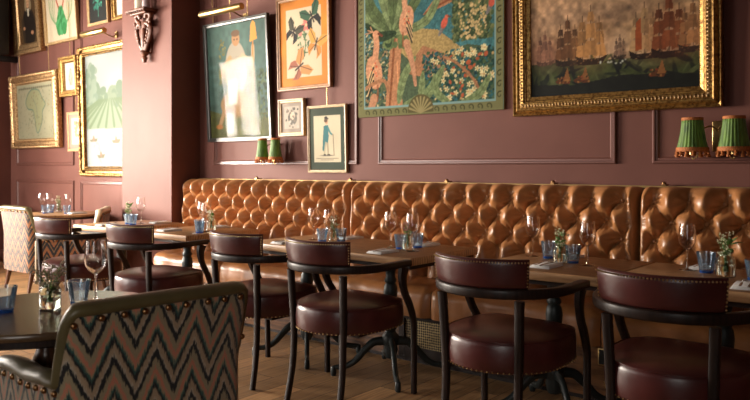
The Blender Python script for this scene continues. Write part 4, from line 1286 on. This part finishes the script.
A.poly([(0, 0), (aw, 0), (aw, .42), (0, .44)], (.82, .86, .85)); A.spots(.1, aw, .08, .40, 30, .02, .06, [(.72, .77, .75), (.88, .90, .89)], 7, .25)
for x, z in ((.30, .12), (.62, .28), (.85, .16), (.15, .30)): A.poly([(x - .09, z + .02), (x - .06, z - .01), (x + .06, z - .01), (x + .09, z + .03)], (.62, .58, .44)); A.ell(x, z + .03, .02, .03, (.74, .58, .46))
A.build('canvas', M['art'], t, ins, ins, -.014)
# small pictures between them
t, w, h, ins, dep, fr = picture('small_engraving', 'small gold-framed engraving, upper of two pictures between map and landscape', 'picture', -8.34, -7.93, 2.09, 2.56, PLAIN(.075, .06), M['gold'], 2.5, chains=(.2,), chain_top=3.2)
A = Art(w - 2 * ins, h - 2 * ins, .006, (.84, .82, .76)); A.ell(.13, .14, .05, .09, (.66, .64, .58)); A.ell(.13, .23, .025, .03, (.60, .57, .50)); A.line([(.09, .06), (.17, .06)], .004, (.6, .58, .5)); A.spots(.08, .18, .08, .24, 16, .005, .012, [(.55, .53, .46), (.75, .72, .66)], 2)
A.build('print', M['art'], t, ins, ins, -.014)
t, w, h, ins, dep, fr = picture('small_flower_print', 'small pink flower print, lower of two pictures between map and landscape', 'picture', -8.20, -7.83, 1.435, 1.90, PLAIN(.03, .03), M['frame_pale'], 2, chains=(.18,), chain_top=2.08)
A = Art(w - 2 * ins, h - 2 * ins, .006, (.76, .56, .50)); A.poly([(.06, .05), (.25, .05), (.25, .36), (.06, .36)], (.86, .82, .72)); A.line([(.15, .09), (.15, .24)], .004, (.45, .52, .36)); A.spots(.11, .20, .15, .32, 22, .01, .02, [(.78, .62, .44), (.58, .60, .44), (.72, .50, .42)], 3)
A.build('print', M['art'], t, ins, ins, -.014); 
t, w, h, ins, dep, fr = picture('portrait_painting', 'dark portrait of a person in black, gilt frame, top left', 'painting', -9.52, -8.79, 2.70, 3.74, PLAIN(.13, .07), M['gold_light'], 4)
A = Art(w - 2 * ins, h - 2 * ins, .007, (.36, .27, .17)); aw = A.w; A.noise(.2, .2, 2)
c_ = aw / 2; A.ell(c_, .20, .17, .26, (.15, .12, .10)); A.line([(c_ - .14, .05), (c_ - .16, .3)], .03, (.24, .19, .14)); A.ell(c_, .52, .055, .075, (.78, .60, .44)); A.ell(c_, .56, .075, .07, (.62, .54, .42)); A.ell(c_, .51, .048, .062, (.80, .62, .46)); A.ell(c_ - .06, .48, .03, .07, (.60, .52, .40)); A.ell(c_ + .06, .48, .03, .07, (.60, .52, .40))
A.poly([(c_ - .03, .44), (c_ + .03, .44), (c_ + .015, .34), (c_ - .015, .34)], (.82, .78, .68)); A.ell(c_ + .08, .13, .035, .025, (.74, .54, .40)); A.ell(c_ - .13, .20, .03, .022, (.72, .52, .38)); A.ell(c_ - .017, .525, .006, .005, (.15, .1, .08)); A.ell(c_ + .017, .525, .006, .005, (.15, .1, .08)); A.line([(c_ - .014, .484), (c_ + .014, .484)], .003, (.55, .28, .22))
A.build('canvas', M['oil'], t, ins, ins, -.02)
t, w, h, ins, dep, fr = picture('succulent_print', 'pale print of a green artichoke plant with red claws, top left', 'picture', -8.74, -7.95, 2.75, 3.60, PLAIN(.035, .04), M['frame_pale'], 4, chains=(.25, .6), chain_top=3.62)
A = Art(w - 2 * ins, h - 2 * ins, .006, (.88, .82, .70)); aw = A.w; c_ = aw / 2
for sg in (-1, 1):
    for k in range(4): A.line([(c_ + sg * .02, .10 + .01 * k), (c_ + sg * (.13 + .035 * k), .20 + .03 * k), (c_ + sg * (.15 + .04 * k), .42 + .03 * k), (c_ + sg * (.10 + .04 * k), .60 + .04 * k)], .009, (.46, .62, .42) if k % 2 else (.62, .72, .54), .005)
    A.line([(c_ + sg * .03, .36), (c_ + sg * .09, .48), (c_ + sg * .12, .64)], .014, (.78, .30, .24), .01)
for k in range(5):
    z = .36 - k * .05; wd = .05 + .022 * k if k < 4 else .10
    for j in (-1, 0, 1): A.ell(c_ + j * wd * .62, z - .03, wd * .55, .075, (.24, .56, .32) if (j + k) % 2 else (.34, .66, .42))
    A.line([(c_, .38), (c_, .12)], .004, (.14, .36, .2))
A.build('print', M['art'], t, ins, ins, -.014); glaze(t, w, h, ins, -.02)
t, w, h, ins, dep, fr = picture('coral_print', 'dark print of a teal frond right of the artichoke print', 'picture', -7.74, -7.30, 2.86, 3.45, PLAIN(.035, .03), M['frame_pale'], 3, chains=(.22,), chain_top=3.5)
A = Art(w - 2 * ins, h - 2 * ins, .006, (.12, .12, .11)); c_ = A.w / 2
A.spots(c_ - .09, c_ + .09, .14, .46, 60, .014, .03, [(.22, .56, .46), (.30, .66, .54), (.16, .42, .36)], 4, .6); A.line([(c_, .06), (c_ + .01, .3)], .006, (.24, .5, .42))
A.build('print', M['art'], t, ins, ins, -.014); glaze(t, w, h, ins, -.02)
t, w, h, ins, dep, fr = picture('gilt_framed_print', 'pale gold-framed print at the top, partly hidden by the pillar', 'picture', -7.19, -6.75, 2.86, 3.45, PLAIN(.05, .05), M['gold'], 3)
A = Art(w - 2 * ins, h - 2 * ins, .01, (.84, .80, .72)); A.ell(.17, .25, .08, .1, (.7, .6, .5)); A.build('print', M['art'], t, ins, ins, -.014)

# --- picture lights
def picture_light(label, x0, x1, z, y, drop):
    L = x1 - x0
    t = thing('picture_light', label, 'lamp', ((x0 + x1) / 2, y, z))
    b = MB()
    n = 14
    vs = []; 
    path = [(-L / 2, 0, 0), (L / 2, 0, 0)]
    b.sweep([(-L / 2, 0, 0), (-L / 2 + .004, 0, 0), (L / 2 - .004, 0, 0), (L / 2, 0, 0)], [.027, .030, .030, .027], [.027, .030, .030, .027], n=20)
    b.build('shade', M['brass'], t, angle=40)
    a = MB().sweep(catmull([(0, .02, 0), (0, .07, .03), (0, (YB - y) * .8, -.01), (0, YB - y - .01, drop)], 5), .006, .006, n=8)
    a.box(-.02, .02, YB - y - .012, YB - y - .003, drop - .05, drop + .02)
    a.build('arm', M['brass'], t)
    return t
picture_light('long brass picture light over the tall dark-framed picture', -5.30, -4.73, 2.625, 3.97, .0)
picture_light('small brass picture light over the landscape, far left wall', -7.40, -6.94, 2.69, 3.97, .03)

# --- wall lamps with green fringed shades
def wall_lamp(label, x, z, s, span, depth, plate, rs=1):
    t = thing('wall_lamp', label, 'lamp', (x, YB, z)); t['group'] = 'twin wall lamps with green shades'
    MB().rbox(-.030 * plate, .030 * plate, -.022, -.002, -.085 * plate, .085 * plate, .006, 2).build('back_plate', M['brass'], t)
    for sg in (-1, 1):
        cx = sg * span / 2
        a = MB().sweep(catmull([(0, -.02, .03), (sg * .03, -depth * .45, .055), (cx * .75, -depth * .8, .02), (cx, -depth, -.075 * s)], 6), .0045, .0045, n=8)
        a.sweep(catmull([(cx * .6, -depth, -.07 * s), (cx * .8, -depth, -.115 * s), (cx, -depth, -.125 * s), (cx, -depth, -.09 * s)], 4), .004, .004, n=8)
        a.lathe([(0, -.10 * s), (.018, -.10 * s), (.018, -.07 * s), (.011, -.06 * s), (.011, 0), (0, 0)], 12, (cx, -depth, 0))
        a.build('arm', M['brass'], t)
        r0, r1, z0, z1 = .080 * s * rs, .052 * s * rs, -.080 * s, .095 * s
        b = MB(); n = 96; vs = []; fs = []; rows = 6
        for k in range(rows + 1):
            f = k / rows
            for j in range(n):
                a_ = 2 * pi * j / n; rr = (r0 + (r1 - r0) * f - .004 * s * math.sin(pi * f)) * (1 + .028 * (1 if j % 4 < 2 else -1) * (1 if j % 2 else .6))
                vs.append((cx + rr * math.cos(a_), -depth + rr * math.sin(a_), z0 + (z1 - z0) * f))
        for k in range(rows):
            for j in range(n): fs.append((k * n + j, k * n + (j + 1) % n, (k + 1) * n + (j + 1) % n, (k + 1) * n + j))
        sh = b.add(vs, fs).build('lamp_shade', M['shade'], t, solid=.002)
        tr = MB()
        for (rr, zz, hh) in ((r0 * 1.02, z0 + .006 * s, .013 * s), (r1 * 1.03, z1 - .002 * s, .009 * s)):
            tr.sweep([(cx + rr * math.cos(2 * pi * j / 36), -depth + rr * math.sin(2 * pi * j / 36), zz) for j in range(36)], .0035, hh, closed=True, n=8)
        tr.build('trim_band', M['fringe'], sh)
        fr_ = MB(); nt = 15
        for j in range(nt):
            a_ = 2 * pi * j / nt; px, py = cx + r0 * 1.02 * math.cos(a_), -depth + r0 * 1.02 * math.sin(a_)
            k = 1 if j % 2 else .8
            fr_.lathe([(0, -.034 * s * k), (.0115 * s, -.036 * s * k), (.0095 * s, -.022 * s), (.0050 * s, -.018 * s), (.0095 * s, -.010 * s), (.004 * s, -.004 * s), (.002, .004)], 7, (px, py, z0))
        fr_.build('tassel_fringe', M['fringe'], sh)
    return t
wall_lamp('twin green wall lamp below right of the sea battle painting', -1.028, 1.420, 1.0, .210, .12, 1.0)
wall_lamp('twin green wall lamp under the tall dark framed picture', -4.58, 1.398, .98, .165, .11, .7, .72)

# --- carved candle bracket on the pillar
t = thing('carved_wall_bracket', 'carved brown wooden wall bracket mounted high on the pillar', 'wall bracket', (-6.065, PY, 2.255)); t.scale = (1.12, 1, .93)
b = MB()
b.lathe([(0, 0), (.018, .004), (.022, .03), (.030, .05), (.020, .065), (.034, .085), (.044, .105), (.024, .122), (.020, .135), (.030, .15), (0, .15)], 14, (0, -.045, 0))
for sg in (-1, 1):
    b.sweep(catmull([(sg * .015, -.05, .13), (sg * .06, -.055, .21), (sg * .100, -.055, .30), (sg * .085, -.06, .38), (sg * .035, -.065, .40), (sg * .03, -.065, .35)], 5), [.024] * 26, [.020] * 26, up=(0, 1, 0), n=8)
    b.sweep(catmull([(sg * .02, -.05, .40), (sg * .08, -.055, .43), (sg * .105, -.06, .48), (sg * .06, -.07, .50), (sg * .04, -.06, .46)], 5), .022, .020, up=(0, 1, 0), n=8)
    for k in range(7): b.ball((sg * (.05 + .010 * k), -.072, .20 + .035 * k), .016, 7, 5, (1, .7, 1.2))
b.sweep(catmull([(0, -.05, .13), (0, -.06, .25), (0, -.055, .42)], 6), [.016 + .014 * math.sin(pi * i / 12) for i in range(13)], [.02] * 13, up=(0, 1, 0), n=10)
b.build('carving', M['gilt_wood'], t)
b = MB().box(-.06, .06, -.02, 0, .10, .52)
b.build('back_board', M['gilt_wood'], t, smooth=False, bevel=.004)
sf = MB()
sf.rbox(-.155, .135, -.15, -.002, .515, .545, .008, 2).rbox(-.13, .11, -.12, -.002, .49, .518, .008, 2)
for k in range(9): sf.ball((-.13 + .032 * k, -.145, .512), .012, 7, 5)
sf.build('shelf', M['gilt_wood'], t)
candle = lambda: MB().lathe([(0, 0), (.036, 0), (.036, .19), (.031, .196), (.012, .190), (0, .189)], 24).sweep([(0, 0, .187), (.001, 0, .205)], .0015, .0015, n=6)
c1 = candle().build('pillar_candle', mat('ivory_wax', (.72, .66, .50), .5)); c1.location = (-6.118, PY - .075, 2.7628)
tag(c1, 'ivory pillar candle standing on the carved bracket, left one', 'candle', 'candles on the carved bracket')
c2 = candle().build('pillar_candle', mat('mauve_wax', (.42, .33, .33), .5)); c2.location = (-5.998, PY - .072, 2.7628)
tag(c2, 'greyish mauve pillar candle standing on the carved bracket, right one', 'candle', 'candles on the carved bracket')

# --- loudspeaker at the top left corner
t = thing('loudspeaker', 'black wall-mounted loudspeaker in the top left corner of the photo', 'speaker', (-9.58, 3.90, 2.69), R(0))
MB().rbox(-.17, .17, -.17, .17, 0, 1.0, .02, 2).build('cabinet', M['speaker'], t)
MB().rbox(-.145, .145, -.182, -.168, .03, .97, .005, 2).build('grille', M['grey_plastic'], t)
MB().rbox(-.05, .02, -.02, .348, -.07, .005, .01, 2).sweep([(-.02, .10, -.04), (-.02, .12, -.10), (-.10, .12, -.12)], .02, .02, n=8).build('bracket', M['speaker'], t)

# ------------------------------------------------------------------ light and camera
def area(name, loc, rot, sx, sy, power, col, spread=95):
    l = bpy.data.lights.new(name, 'AREA'); l.shape = 'RECTANGLE'; l.size = sx; l.size_y = sy; l.energy = power; l.color = col; l.spread = R(spread)
    o = bpy.data.objects.new(name, l); COL.objects.link(o); o.location = loc; o.rotation_euler = rot; return o
def aim(o, tgt):
    d = Vector(tgt) - o.location; o.rotation_euler = d.to_track_quat('-Z', 'Y').to_euler()
for wy in (.36, 1.85):
    a = area('window_daylight', (XL - .30, wy, 1.78), (0, 0, 0), 1.25, 1.9, 275, (1.0, .90, .78)); aim(a, (-6.4, 4.0, 1.5)); a.data.spread = R(84)
a = area('window_daylight', (-8.15, YF - .35, 2.0), (0, 0, 0), 2.5, 2.7, 280, (1.0, .92, .84)); aim(a, (-6.8, 4.2, .5)); a.data.spread = R(115)
a = area('window_daylight', (-5.4, YF - .35, 2.0), (0, 0, 0), 2.4, 2.7, 18, (1.0, .92, .84)); aim(a, (-5.4, YF + 3, 1.7))
a = area('window_daylight', (.4, YF - .35, 1.85), (0, 0, 0), 2.0, 2.3, 8, (1.0, .95, .88)); aim(a, (-2.0, 1.0, .3)); a.data.spread = R(60)  # added fill lamp brightening the foreground armchair, set behind the invented window
wd = bpy.data.worlds.new('daylight'); bpy.context.scene.world = wd; wd.use_nodes = True
bg = wd.node_tree.nodes['Background']; bg.inputs['Color'].default_value = (.95, .95, 1, 1); bg.inputs['Strength'].default_value = .5
cam = bpy.data.cameras.new('camera'); co_ = bpy.data.objects.new('camera', cam); COL.objects.link(co_)
co_.location = (0, 0, 1.25); co_.rotation_euler = (R(90), 0, R(39.4))
cam.sensor_width = 36; cam.lens = 711 / 750 * 36; cam.shift_y = -33 / 750; cam.clip_start = .05
cam.dof.use_dof = True; cam.dof.focus_distance = 3.7; cam.dof.aperture_fstop = 4.0
sc = bpy.context.scene; sc.camera = co_
sc.view_settings.view_transform = 'Standard'; sc.view_settings.look = 'None'; sc.view_settings.gamma = 1
sc.view_settings.exposure = 0.1
